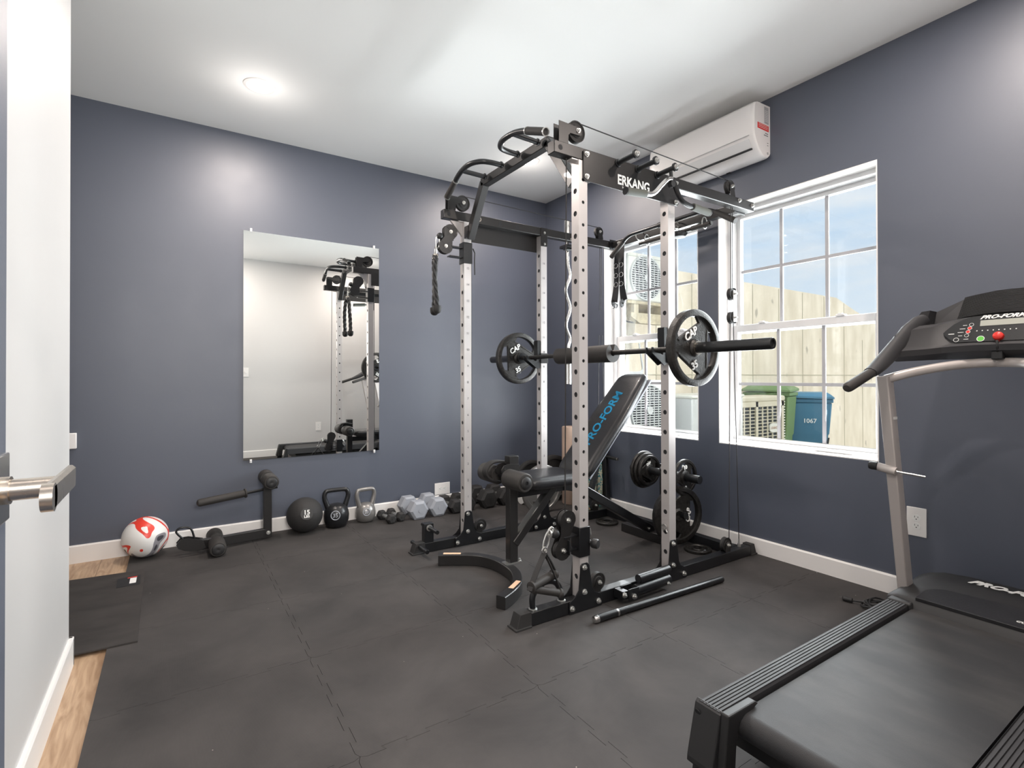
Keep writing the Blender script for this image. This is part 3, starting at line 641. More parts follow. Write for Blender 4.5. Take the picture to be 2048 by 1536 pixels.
# J-hooks that carry the bar
for y in (YN, YF):
    s = 1
    bm = B(); a = .005
    loft(bm, [[V(XR-a, y-a, z), V(XR+WU+a, y-a, z), V(XR+WU+a, y+WU+a, z), V(XR-a, y+WU+a, z)] for z in (1.175 if y > 2 else 1.150, 1.245)])
    j = obj('j_hook', bm, 'plate_steel' if y > 2 else 'plastic', rack, bev=.001)
    for yy in (y+.004, y+.044): obj('hook_cheek', prism(B(), [(XR-.004, 1.335), (XR-.004, 1.145), (XR-.030, 1.135), (XR-.118, 1.196), (XR-.122, 1.228), (XR-.110, 1.229), (XR-.100, 1.205), (XR-.040, 1.190), (XR-.028, 1.215), (XR-.030, 1.330)], 'y', yy, yy+.005), 'black', j, smooth=0, bev=.001)
    bm = B(); box(bm, XR-.028, XR-.003, y+.005, y+.048, 1.225, 1.335)
    obj('hook_cradle', bm, 'black', j, smooth=0, bev=.001)
bm = lathe(B(), (XR-.006, YN+.026, .284), (-1, 0, 0), [(.010, 0), (.016, 0), (.016, .006), (.010, .006)], closed=True); tube(bm, [(XR-.008, YN+.02, .278), (XR-.012, YN+.004, .262)], .003, 8)
obj('hitch_pin', bm, 'zinc', rack)
bm = lathe(B(), (1.665, YF-.003, 2.108), (0, -1, 0), [(.010, 0), (.016, 0), (.016, .005), (.010, .005)], closed=True); obj('hitch_pin', bm, 'chrome_dull', rack)
# near floor beam: bent foot loop and the pivot tube holder; far beam: band pegs
bm = tube(B(), smooth_pts([(1.311, YN+.026, .058), (1.309, YN+.026, .115), (1.335, YN+.026, .150), (1.380, YN+.026, .166), (1.430, YN+.026, .155), (1.462, YN+.026, .115), (1.470, YN+.026, .058)], 6), .0135)
fl_ = obj('foot_loop', bm, 'black', rack)
for x in (1.311, 1.470): obj('weld_ring', lathe(B(), (x, YN+.026, .061), (0, 0, 1), [(.019, 0), (.019, .005), (.014, .007)]), 'zinc', fl_)
bm = B(); cyl(bm, (1.900, YN-.035, .086), (2.120, YN-.035, .090), .022); cyl(bm, (1.868, YN-.045, .042), (2.105, YN-.045, .048), .0265)
lm = obj('pivot_sleeve', bm, 'black', rack, bev=.001, label='pair of stubby black sleeve tubes')
bm = cyl(B(), (1.8655, YN-.045, .042), (1.8670, YN-.045, .042), .022); merge(bm, cyl(B(), (1.8975, YN-.035, .086), (1.8990, YN-.035, .086), .018)); obj('sleeve_bore', bm, 'ac_dark', lm)
bm = B(); box(bm, 1.800, 1.870, YN-.070, YN-.064, .012, .068); box(bm, 1.800, 1.870, YN-.020, YN-.014, .012, .068); box(bm, 1.770, 1.806, YN-.060, YN-.002, .020, .060); obj('pivot_bracket', bm, 'black', lm, bev=.002)
obj('bolt', hexbolt((1.78, YN-.060, .045), (0, -1, 0), .013), 'zinc', lm); obj('bolt', hexbolt((1.835, YN-.070, .030), (0, -1, 0), .013), 'zinc', lm); obj('bolt', hexbolt((2.075, YN-.072, .040), (0, -1, 0), .009), 'zinc', lm)
bm = B(); box(bm, 1.284, 1.345, YF+.004, YF+.048, .058, .175); bpst = obj('band_peg_post', bm, 'black', rack, bev=.002)
for x, z, ya, yb in ((1.315, .150, YF-.115, YF+.105), (1.250, .045, YF-.115, YF+.12)):
    bm = B(); cyl(bm, (x, ya, z), (x, yb, z), .0125); p = obj('band_peg', bm, 'black', rack, bev=.001)
obj('peg_washer', lathe(B(), (1.315, YF+.002, .150), (0, -1, 0), [(.020, 0), (.020, .004), (.013, .005)]), 'zinc', bpst)
# plate horns low on the rear of the rack
bm = B(); box(bm, 2.700, 2.745, 2.290, 2.335, .002, .500); box(bm, 2.70, 2.81, 2.290, 2.335, .004, .050); hp = obj('horn_post', bm, 'black', rack, bev=.002)
cyl_ = B(); cyl(cyl_, (2.722, 2.034, .437), (2.722, 2.600, .437), .0255, n=28); obj('plate_horn', cyl_, 'black', rack, bev=.001)
bm = cyl(B(), (2.700, 2.245, .20), (2.700, 2.300, .20), .020); merge(bm, cyl(B(), (2.700, 2.12, .20), (2.700, 2.25, .20), .0225)); obj('plate_horn', bm, 'black', rack, bev=.001)
obj('bolt', hexbolt((2.700, 2.312, .475), (-1, 0, 0)), 'zinc', hp)

# ------------------------------------------------------------------ plates and bars
def iron_plate(loc, R, w, label, txt=None, group=None, cat='weight plate', slots=3, hub=.032, bore=.0255, ang=0, flip=1, matl='iron'):
    """Olympic plate, axis along Y, centre loc; near face towards -Y"""
    loc = Vector(loc); t = thing('weight_plate', label, cat, loc, group)
    bm = lathe(B(), loc, (0, 1, 0), [(R*.82, -w*.32), (R*.84, -w/2), (R*.965, -w/2), (R, -w/2+.004), (R, w/2-.004), (R*.965, w/2), (R*.84, w/2), (R*.82, w*.32)], 56, closed=True)
    merge(bm, lathe(B(), loc, (0, 1, 0), [(bore, -w/2-.002), (hub, -w/2-.002), (hub*1.35, -w*.28), (hub*1.35, w*.28), (hub, w/2+.002), (bore, w/2+.002)], 40, closed=True))
    pts = []; Ri = R*.835
    if slots:
        for i in range(slots):
            th = ang+i*2*PI/slots; c, s = math.cos(th), math.sin(th); dc = R*.50; hw = R*.44
            f = lambda a, b: (loc.x+a*c-b*s, loc.z+a*s+b*c)
            be = math.asin(hw/Ri); pts += [f(Ri*math.cos(be), -hw), f(dc, -hw*1.05), f(dc, hw*1.05), f(Ri*math.cos(be), hw)]
            a0, a1 = th+be, th+2*PI/slots-be
            for k in range(1, 6): q = a0+(a1-a0)*k/6; pts.append((loc.x+Ri*math.cos(q), loc.z+Ri*math.sin(q)))
    else: pts = [(loc.x+Ri*math.cos(2*PI*k/40), loc.z+Ri*math.sin(2*PI*k/40)) for k in range(40)]
    web = prism(B(), pts, 'y', loc.y-w*.18, loc.y+w*.18)
    # drill the bore visually: the hub ring overlaps the web around the sleeve
    merge(bm, web)
    if slots:
        for i in range(slots):
            th = ang+i*2*PI/slots; c, s = math.cos(th), math.sin(th); dc = R*.475; hw = R*.50
            sweep(bm, [(loc.x+dc*c+hw*s, loc.y, loc.z+dc*s-hw*c), (loc.x+dc*c-hw*s, loc.y, loc.z+dc*s+hw*c)], rect(.012, w*.50, .002), up=(0, 1, 0))
    d = obj('plate_disc', bm, matl, t, smooth=35)
    if txt:
        for s, (dx, dz), rot, sz in txt:
            for side in (-1, 1):
                xd = V(math.cos(rot)*(-side), 0, math.sin(rot)); yd = V(math.sin(rot)*side, 0, math.cos(rot))
                tb = text_bm(s, sz, (loc.x-dx*side, loc.y+side*(w*.18+.0035), loc.z+dz), xd, yd, .0025, offset=.001, align='CENTER', shear=.15)
                obj('raised_lettering', tb, 'white', t, smooth=0)
    return t
CAPT = [('CAP', (-.030, .050), .50, .052), ('35', (-.005, -.098), .50, .048)]
XB, ZB = 2.100, 1.214
# barbell resting on the hooks
bar = thing('barbell', 'long black barbell resting on the rack hooks', 'barbell', (XB, 2.35, ZB))
obj('bar_shaft', cyl(B(), (XB, 1.60, ZB), (XB, 3.12, ZB), .0145, n=20), 'iron', bar)
for s, a, b in ((1, 1.630, 1.207), (-1, 3.075, 3.487)):
    bm = lathe(B(), (XB, a, ZB), (0, -s, 0), [(.0145, -.012), (.038, -.012), (.038, 0), (.0255, .002), (.0255, abs(b-a)-.003), (.0235, abs(b-a)), (.016, abs(b-a)), (.015, abs(b-a)-.006), (0, abs(b-a)-.006)], 36)
    sl = obj('bar_sleeve', bm, 'black', bar)
    obj('sleeve_collar', lathe(B(), (XB, a-s*.047, ZB), (0, -s, 0), [(.0262, 0), (.033, 0), (.034, .004), (.033, .010), (.0262, .010)], closed=True), 'chrome_dull', sl)
pdd = thing('bar_pad', 'thick black foam neck pad wrapped round the middle of the barbell', 'bar pad', (XB, 2.39, ZB))
pts = []
for k in range(29): an = math.radians(115)+math.radians(318)*k/28; pts.append((XB+.053*math.cos(an), ZB-.002+.053*math.sin(an)))
for k in range(29): an = math.radians(115+318)-math.radians(318)*k/28; pts.append((XB+.017*math.cos(an), ZB-.002+.017*math.sin(an)))
bm = B(); lo = [bm.verts.new((p[0], 2.150, p[1])) for p in pts]; hi = [bm.verts.new((p[0], 2.640, p[1])) for p in pts]
for k in range(len(pts)): m = (k+1) % len(pts); bm.faces.new((lo[k], lo[m], hi[m], hi[k]))
for k in range(28): bm.faces.new((lo[k], lo[k+1], lo[56-k], lo[57-k])); bm.faces.new((hi[k], hi[k+1], hi[56-k], hi[57-k]))
obj('foam_sleeve', bm, 'foam', pdd)
iron_plate((XB, 1.600, ZB), .186, .038, 'cast iron 35 plate on the barbell end nearer the treadmill', CAPT, ang=math.radians(118), group='35 plates on the barbell')
iron_plate((XB, 3.118, ZB), .186, .038, 'cast iron 35 plate on the barbell end nearer the mirror wall', CAPT, ang=math.radians(62), group='35 plates on the barbell')
# ------------------------------------------------------------------ things hanging on the rack
t = thing('tricep_rope', 'twisted black rope with two end knobs hanging at the upper pulley', 'rope handle', (1.366, YF+.026, 1.90))
def carabiner(bm, c, l=.062, w=.024, r=.0035, d=V(0, 0, -1), side=V(1, 0, 0)):
    c = Vector(c); d = Vector(d).normalized(); side = Vector(side); pts = []
    for k in range(24):
        a = 2*PI*k/24; pts.append(c+side*(w/2*math.cos(a))*(1.0)+d*(l/2*math.sin(a)))
    R = []; P = pts
    for i, p in enumerate(P):
        q = (P[(i+1) % 24]-P[i-1]).normalized(); n_ = side.cross(d).normalized(); s = q.cross(n_)
        R.append([p+n_*r*math.cos(2*PI*k/8)+s*r*math.sin(2*PI*k/8) for k in range(8)])
    return loft(bm, R, closed=True)
y = YF+.026
bm = carabiner(B(), (1.384, y, 1.925), .075, .026); carabiner(bm, (1.370, y, 1.872), .05, .028, .004, side=V(0, 1, 0))
obj('carabiner', bm, 'zinc', t)
obj('metal_eye', box(B(), 1.352, 1.382, y-.018, y+.018, 1.815, 1.850), 'chrome_dull', t, bev=.007)
for k, (yy, xx_) in enumerate(((y-.020, 1.352), (y+.022, 1.382))):
    bm = B(); pts = smooth_pts([(1.366, y, 1.838), (1.358+.015*k, yy-.004+.008*k, 1.80), (xx_-.003, yy+(k-.5)*.02, 1.70), (xx_, yy+(k-.5)*.04, 1.60), (xx_+.006*(1-k), yy+(k-.5)*.05, 1.512)], 10)
    for j in range(3):
        q = []
        for i, p in enumerate(pts):
            a = i*.48+2*PI*j/3; q.append(p+V(math.cos(a), math.sin(a), 0)*.0085)
        tube(bm, q, .0092, 8)
    obj('rope_strand', bm, 'plastic', t)
    e = pts[-1]; obj('end_knob', lathe(B(), e+V(0, 0, .006), (0, 0, -1), [(.014, -.002), (.026, 0), (.027, .012), (.0255, .030), (.020, .042), (.010, .048), (0, .049)], 28), 'rubber', t)

def stirrup(nm_label, ring, a, b, bulge, r=.0175):
    a, b, ring = Vector(a), Vector(b), Vector(ring); t = thing('stirrup_handle', nm_label, 'cable handle', tuple(ring), None)
    d = (b-a).normalized(); obj('grip', lathe(B(), a, d, [(r*.8, 0), (r*1.25, .002), (r*1.25, .012), (r, .016), (r, (b-a).length-.016), (r*1.25, (b-a).length-.012), (r*1.25, (b-a).length-.002), (r*.8, (b-a).length)], 24), 'foam', t)
    bm = B(); prof = [(-bulge, -.0022), (bulge, -.0022), (bulge, .0022), (-bulge, .0022)]
    for e, s in ((a, -1), (b, 1)):
        q = e+d*s*-.003
        sweep(bm, smooth_pts([ring, ring.lerp(q, .5)+d*s*.006, q+d*s*.004, q+d*s*.004+(q-ring).normalized()*.014], 5), prof, up=d)
    obj('strap', bm, 'rubber', t); obj('strap_ring', carabiner(B(), ring+V(0, 0, .010), .026, .026, .0028), 'chrome', t); return t
yq = YN+.004
cc = V(1.358, yq, .305)
stirrup('black stirrup handle with wide straps hanging from the lower pulley clip', cc, (1.262, 1.785, .185), (1.428, 1.832, .195), .013, .0185)
stirrup('black stirrup handle with thin straps dangling just above the floor loop', cc+V(.003, .004, 0), (1.290, yq-.012, .166), (1.428, yq-.030, .122), .006, .0165)
t = thing('snap_hook', 'chrome snap hook joining the lower pulley cable to the handles', 'clip', (1.39, YN+.02, .35))
bm = carabiner(B(), (1.376, YN+.012, .352), .088, .028, .0040, d=V(.35, 0, 1), side=V(.94, 0, -.33)); obj('hook_body', bm, 'chrome', t)
bm = carabiner(B(), (1.402, YN+.018, .388), .035, .026, .005, d=V(.5, .1, 1)); carabiner(bm, (1.398, YN+.018, .378), .03, .024, .0045, side=V(0, 1, 0)); obj('shackle', bm, 'zinc', t)

# lat pull-down bar on the rear top tube
t = thing('lat_bar', 'long black bar with bent ends hooked along the rear top beam', 'lat bar', (2.78, 2.35, 2.13))
X = 2.79
pts = round_pts([(X, 2.868, 1.995), (X, 2.695, 2.118), (X, 2.015, 2.123), (X, 1.835, 2.006)], .05, 6)
obj('bar_tube', tube(B(), pts, .0135), 'black', t)
for a, b in ((((X, 2.872, 1.992)), (X, 2.745, 2.083)), ((X, 1.830, 2.003), (X, 1.965, 2.091))): obj('hand_grip', cyl(B(), a, b, .0175), 'foam', t)
bm = cyl(B(), (X, 2.31, 2.12), (X, 2.41, 2.12), .019); obj('swivel_collar', bm, 'plastic', t)
bm = carabiner(B(), (2.83, 2.30, 2.105), .05, .07, .004, side=V(1, 0, 0), d=V(0, 0, 1)); carabiner(bm, (2.84, 2.62, 2.098), .06, .10, .004, side=V(1, 0, 0), d=V(0, 0, 1)); obj('hanging_hook', bm, 'zinc', t)
# a second short bar carried on the same tube
t = thing('straight_cable_bar', 'straight knurled bar with small plates and hooks under the rear top beam', 'cable bar', (2.82, 2.3, 2.06))
bm = cyl(B(), (2.83, 2.02, 2.045), (2.83, 2.62, 2.045), .0125); obj('bar_tube', bm, 'iron', t)
bm = B()
for y in (2.08, 2.30, 2.56): carabiner(bm, (2.84, y, 2.062), .075, .05, .0035, d=V(0, 0, 1))
obj('hanging_hook', bm, 'zinc', t)
for y in (2.03, 2.42):
    obj('knurled_grip', cyl(B(), (2.83, y, 2.045), (2.83, y+.14, 2.045), .0165), 'foam', t)
obj('centre_disc', lathe(B(), (2.83, 2.27, 2.03), (0, 0, -1), [(.055, -.012), (.055, 0), (.040, .018), (0, .022)]), 'plastic', t)

# curved multi-grip bar hanging on the storage pegs
t = thing('curved_grip_bar', 'W-shaped steel bar with grey-green grips hung on the third peg', 'cable bar', (2.10, 1.74, 2.07))
Y = 1.735
pts = smooth_pts([(1.785, Y, 1.952), (1.85, Y, 1.955), (1.925, Y, 1.966), (1.975, Y, 1.980), (2.03, Y, 2.030), (2.075, Y, 2.068), (2.105, Y, 2.076)], 6)
obj('bar_arm', tube(B(), pts, .0125), 'chrome', t, label='bright chromed bent arm')
pts = smooth_pts([(2.105, Y, 2.076), (2.128, Y, 2.055), (2.152, Y, 2.015), (2.185, Y, 1.982), (2.235, Y, 1.968), (2.30, Y, 1.964), (2.395, Y, 1.958)], 6)
obj('bar_arm', tube(B(), pts, .0125), 'black', t)
for a, b in (((1.782, Y, 1.952), (1.915, Y, 1.964)), ((2.270, Y, 1.966), (2.405, Y, 1.957))):
    g = obj('hand_grip', cyl(B(), a, b, .0185), 'olive', t, bev=.002)
    obj('end_plug', cyl(B(), Vector(a if a[0] < 2 else b)+V(-.004 if a[0] < 2 else .001, 0, 0), Vector(a if a[0] < 2 else b)+V(.001 if a[0] < 2 else .005, 0, 0), .0185), 'plastic', t)
bm = B(); sweep(bm, [(2.105, Y, 2.068), (2.098, Y, 2.128)], rect(.022, .008, .002), up=(0, 1, 0)); cyl(bm, (2.105, Y-.012, 2.05), (2.105, Y+.012, 2.05), .016); obj('hanging_lug', bm, 'plastic', t)

# ankle straps with rings on the rear beam
for k, (dy, lb) in enumerate(((0, 'long black strap with steel rings hanging left in the far window'), (-.055, 'second black ringed strap hanging right beside its twin in the far window'))):
    x, y = 2.845, 2.872+dy
    t = thing('ring_strap', lb, 'exercise strap', (x, y, 2.06))
    sw = (.010 if k == 0 else -.010)
    pts = smooth_pts([(x, y-.012+.01*k, 2.075), (x, y, 1.95), (x, y, 1.85), (x, y+sw*.5, 1.76), (x, y+sw*2.4, 1.655)], 6)
    sc = [1+.9*max(0, (i-len(pts)*.6)/len(pts)) for i in range(len(pts))]
    obj('webbing', sweep(B(), pts, rect(.052, .006, .002), up=(1, 0, 0), scale=sc), 'plastic', t)
    bm = sweep(B(), smooth_pts([(x-.004, y+sw*2.6, 1.668), (x-.016, y+sw*1.9, 1.64), (x-.004, y+sw*1.2, 1.622), (x+.010, y+sw*1.9, 1.645)], 6), rect(.040, .005, .001), up=(0, 1, 0)); obj('end_loop', bm, 'plastic', t)
    for z in (1.93, 1.855, 1.785): obj('steel_ring', carabiner(B(), (x-.006, y+.0, z), .034, .040, .0028, side=V(0, 1, 0)), 'chrome', t)
    obj('end_ring', carabiner(B(), (x-.010, y+sw*1.8, 1.622), .034, .034, .0035, side=V(0, 1, 0)), 'chrome', t)

# chrome curl bar hanging upright on the far side of the rack
t = thing('curl_bar', 'wavy chrome curl bar hanging upright behind the rack, sleeves at both ends', 'curl bar', (2.50, 3.04, 1.02))
x, y = 2.500, 3.042
pts = smooth_pts([(x, y, 2.15), (x, y, 1.98), (x+.004, y, 1.93), (x+.022, y, 1.84), (x-.020, y, 1.73), (x+.022, y, 1.60), (x-.018, y, 1.47), (x+.020, y, 1.37), (x+.004, y, 1.30), (x+.004, y, 1.20)], 6)
obj('bar_shaft', tube(B(), pts, .0125), 'chrome', t); obj('bar_sleeve', cyl(B(), (x, y, 2.12), (x, y, 2.262), .025), 'chrome', t, bev=.002); obj('bar_sleeve', cyl(B(), (x+.004, y, 1.022), (x+.004, y, 1.235), .025), 'chrome', t, bev=.002)
t = obj('bar_hanger', box(B(), x-.05, x+.05, YF+.052, y+.035, 2.050, 2.072), 'black', rack, bev=.002); obj('hanger_bolt', hexbolt((x+.035, YF+.10, 2.061), (0, -1, 0), .013), 'zinc', t)
bm = cyl(B(), (x-.055, y-.03, 2.035), (x+.03, y-.03, 2.045), .011); obj('hanger_peg', bm, 'black', t)

# long bar on the floor
t = thing('floor_bar', 'slim black bar with a steel tip lying on the floor beside the rack', 'bar', (1.95, 1.675, .0165))
a, b = V(1.528, 1.690, .0165), V(2.402, 1.662, .0165); d = (b-a).normalized()
obj('bar_tube', cyl(B(), a+d*.02, b, .0150), 'black', t, bev=.002); obj('bar_sleeve', cyl(B(), a+d*.02, a+d*.135, .0162), 'black', t)
obj('end_cap', lathe(B(), a, d, [(.006, 0), (.014, .003), (.0165, .010), (.0165, .026)]), 'chrome', t); obj('sleeve_ring', cyl(B(), a+d*.133, a+d*.143, .0164), 'chrome', t)

# ------------------------------------------------------------------ adjustable bench
bench = thing('weight_bench', 'adjustable black bench with upright backrest inside the rack', 'bench', (2.0, YC, 0))
bm = B(); pth = smooth_pts([(1.272, 2.715, .031), (1.36, 2.662, .031), (1.455, 2.588, .031), (1.505, 2.49, .031), (1.515, 2.37, .031), (1.495, 2.25, .031), (1.43, 2.14, .031), (1.35, 2.075, .031), (1.266, 2.030, .031)], 6)
sweep(bm, pth, rect(.050, .060, .003)); ff = obj('front_foot', bm, 'black_warm', bench)
for q in ((1.340, 2.678), (1.395, 2.108)):
    d = V(.835, -.55, 0) if q[1] > 2.4 else V(.83, .55, 0); n_ = V(-d.y, d.x, 0); c = V(q[0], q[1], .0617)
    bm = B(); bm.faces.new([bm.verts.new(c+d*a+n_*b) for a, b in ((-.05, -.013), (.05, -.013), (.05, .013), (-.05, .013))]); obj('warning_label', bm, 'orange', ff, smooth=0, label='orange and white warning label')
bm = B(); box(bm, 1.523, 1.576, 2.347, 2.393, .061, .640); post = obj('front_post', bm, 'black_warm', bench, bev=.003)
obj('post_cap', box(B(), 1.520, 1.579, 2.344, 2.396, .600, .645), 'plate_steel', post, bev=.002)
bm = box(B(), 1.50, 1.60, 2.345, 2.395, .061, .067); obj('post_flange', bm, 'zinc', post); obj('bolt', hexbolt((1.59, 2.355, .067), (0, 0, 1), .010), 'zinc', post)
bm = B(); sweep(bm, [(1.560, YC, .165), (1.845, YC, .460)], rect(.045, .050, .003), up=(0, 1, 0)); obj('seat_brace', bm, 'black_warm', bench, bev=.002)
bm = B(); box(bm, 1.575, 2.06, YC-.022, YC+.022, .415, .460); obj('seat_rail', bm, 'black', bench, bev=.003)
def pad(nm, L_, W_, T_, mtx, taper=0, m='leather'):
    bm = B(); n = 10; rings = []
    prof = [(0, .18), (.04, .62), (.16, .92), (.5, 1.0), (.84, .92), (.96, .62), (1, .18)]
    out = []
    nx, ny = 18, 12
    def h(u): u = min(1, max(0, u)); e = min(u, 1-u); return 1-(1-min(1, e/.10))**2.4
    grid = []
    rc = .05
    for i in range(nx+1):
        row = []
        u = .5-.5*math.cos(PI*i/nx); px = (u-.5)*L_
        for j in range(ny+1):
            v = .5-.5*math.cos(PI*j/ny); wloc = W_*(1-taper*max(0, (u-.55))/.45)
            # rounded plan corners
            ex = abs(px)-(L_/2-rc); hw = wloc/2-(0 if ex < 0 else rc-math.sqrt(max(0, rc*rc-ex*ex)))
            py = (v-.5)*2*hw; row.append((px, py, T_*.5*(.35+.65*min(h(u*L_/.30 if u < .5 else 1-(1-u)*L_/.30) if False else h(u), 1)*h(v))))
        grid.append(row)
    top = [[bm.verts.new(mtx @ V(a, b, c)) for a, b, c in r] for r in grid]; bot = [[bm.verts.new(mtx @ V(a, b, -c)) for a, b, c in r] for r in grid]
    for G in (top, bot):
        for i in range(nx):
            for j in range(ny): bm.faces.new((G[i][j], G[i+1][j], G[i+1][j+1], G[i][j+1]))
    bd = [(i, 0) for i in range(nx)]+[(nx, j) for j in range(ny)]+[(i, ny) for i in range(nx, 0, -1)]+[(0, j) for j in range(ny, 0, -1)]
    for k in range(len(bd)):
        a, b = bd[k], bd[(k+1) % len(bd)]; bm.faces.new((top[a[0]][a[1]], top[b[0]][b[1]], bot[b[0]][b[1]], bot[a[0]][a[1]]))
    return obj(nm, bm, m, bench, smooth=60)
pad('seat_pad', .395, .285, .066, Matrix.Translation((1.785, YC+.004, .497)) @ Matrix.Rotation(math.radians(.5), 4, 'Y'))
an = math.atan2(.570, .520); mid = V(2.247, YC, .793)
bp = pad('back_pad', .80, .285, .062, Matrix.Translation(mid) @ Matrix.Rotation(-an, 4, 'Y'), .20)
ux, uz = V(math.cos(an), 0, math.sin(an)), V(-math.sin(an), 0, math.cos(an))
tb = text_bm('PRO-FORM', .092, mid+uz*.0318-ux*.205+V(0, -.026, 0), ux, (0, 1, 0), .0006, offset=.002, shear=.25, sx=.94)
obj('backrest_lettering', tb, 'blue', bp, smooth=0, label='blue lettering')
bm = B(); prism(bm, [(-.385, -.005), (.385, -.005), (.385, .005), (-.385, .005)], 'y', -.120, .120); xf(bm, Matrix.Translation(mid-uz*.033) @ Matrix.Rotation(-an, 4, 'Y')); obj('back_board', bm, 'grey_neo', bp, smooth=0)
a = mid-uz*.055
for s in (-1, 1): obj('back_frame_tube', sweep(B(), [a-ux*.36+V(0, s*.06, 0), a+ux*.25+V(0, s*.06, 0)], rect(.025, .030, .002), up=(0, 1, 0)), 'black', bench)
bm = B(); sweep(bm, [(1.90, YC, .445), (2.04, YC, .410), (2.655, YC, .060)], rect(.050, .062, .003), up=(0, 1, 0)); rl = obj('rear_leg', bm, 'black', bench, bev=.002)
bm = B(); c = V(2.345, YC-.0256, .236); d = V(.869, 0, -.495); n_ = V(.495, 0, .869); bm.faces.new([bm.verts.new(c+d*a+n_*b) for a, b in ((-.022, -.025), (.022, -.025), (.022, .025), (-.022, .025))]); obj('warning_label', bm, 'orange', rl, smooth=0, label='orange and white warning label')
obj('rear_foot', box(B(), 2.612, 2.668, 2.212, 2.600, .001, .060), 'black_warm', bench, bev=.004)
obj('bolt', hexbolt((2.60, YC-.026, .085), (0, -1, 0)), 'zinc', rl)
sweep_b = B(); sweep(sweep_b, [(2.10, YC, .30), (2.20, YC, .62)], rect(.030, .030, .002), up=(0, 1, 0)); obj('adjustment_strut', sweep_b, 'black', bench)
# leg rollers and their bracket at the head of the bench
for a, b, lb in ((2.158, 2.325, None), (2.415, 2.580, None)):
    r = obj('foam_roller', lathe(B(), (1.497, a, .535), (0, 1, 0), [(.020, 0), (.044, .001), (.050, .010), (.050, b-a-.010), (.044, b-a-.001), (.020, b-a)], 36), 'foam', bench)
    ye, s = (a, -1) if a < 2.3 else (b, 1)
    obj('roller_cap', lathe(B(), (1.497, ye, .535), (0, s, 0), [(.032, -.001), (.032, .004), (.026, .009), (.010, .010), (.009, .006), (0, .006)], 28), 'plastic', r)
obj('roller_axle', cyl(B(), (1.497, 2.15, .535), (1.497, 2.59, .535), .010), 'black', bench)
pts = [(1.578, .600), (1.505, .607), (1.478, .600), (1.462, .578), (1.466, .556), (1.480, .545), (1.578, .530)]
for y in (2.338, 2.398): obj('attachment_bracket', prism(B(), pts, 'y', y-.003, y+.003), 'plate_steel', bench, smooth=0, bev=.001)
obj('bracket_hole', cyl(B(), (1.487, 2.3345, .578), (1.487, 2.336, .578), .006), 'chrome', bench)
bm = B(); pts = smooth_pts([(1.56, 2.43, .600), (1.49, 2.43, .612), (1.44, 2.43, .600), (1.415, 2.43, .560), (1.44, 2.43, .52), (1.50, 2.43, .50)], 5); sweep(bm, pts, rect(.012, .05, .003), up=(0, 1, 0)); obj('rubber_guard', bm, 'rubber', bench)

# ------------------------------------------------------------------ plates on and around the rear horns
YS = {}
for y, R, lb in ((2.490, .128, 'rear and widest of the three black plates on the left of the low horn'), (2.466, .118, 'middle one of the three black plates on the left of the low horn'), (2.442, .104, 'front and smallest of the three black plates on the left of the low horn')):
    iron_plate((2.722, y, .437), R, .020, lb, [('CAP', (-.012, .040), .4, .022)] if R < .11 else None, group='plates on the left of the low horn')
iron_plate((2.722, 2.150, .437), .114, .022, 'black plate marked 10 on the right end of the low plate horn', [('10', (.0, .050), .3, .034), ('LB', (0, -.075), .3, .026)])
bigp = iron_plate((2.665, 2.160, .203), .182, .036, 'large black plate hung just above the floor behind the near rear upright', [('CAP', (.090, -.010), 1.4, .046)], ang=math.radians(0)); bigp.rotation_euler = (0, 0, math.radians(-12))
for (x, y, lb) in ((2.668, 2.800, 'small metal change plate lying flat behind the bench, nearer the corner'), (2.712, 2.045, 'small metal change plate lying flat by the near rear foot of the rack')):
    t = thing('change_plate', lb, 'weight plate', (x, y, 0)); obj('plate_disc', lathe(B(), (x, y, .0005), (0, 0, 1), [(.026, 0), (.080, 0), (.082, .004), (.082, .016), (.078, .020), (.062, .020), (.058, .013), (.038, .013), (.035, .019), (.026, .019)], 40, closed=True), 'iron', t)
    obj('raised_lettering', text_bm('5 LB', .02, (x-.02, y-.055, .0135), (1, 0, 0), (0, 1, 0), .0008), 'grey_neo', t, smooth=0)

# ------------------------------------------------------------------ row along the back wall
t = thing('slam_ball', 'black 15 lb slam ball by the baseboard', 'exercise ball', (.765, 3.812, 0))
c = V(.765, 3.812, .119); sph(bm := B(), c, .119, u=48, v=32); bl = obj('ball_body', bm, 'rubber', t, smooth=180)
vd = (V(0, 0, 1.0705)-c).normalized(); f = (vd+V(.11, 0, .03)).normalized(); s = V(0, 0, 1).cross(f).normalized(); up = f.cross(s)
obj('label_disc', lathe(B(), c+f*.1172, f, [(.0, .0), (.040, 0), (.040, .0012), (0, .003)], 32), 'plastic', bl)
tb = text_bm('15', .042, c+f*.1205-up*.004, s, up, .0008, offset=.001, align='CENTER'); merge(tb, text_bm('LBS', .024, c+f*.1205-up*.025, s, up, .0008, offset=.0006, align='CENTER')); obj('weight_marking', tb, 'white', bl, smooth=0)
obj('seam_ring', lathe(B(), c, (0, .25, 1), [(.1192, -.001), (.1200, 0), (.1192, .001)], 64, closed=True), 'rubber', bl)
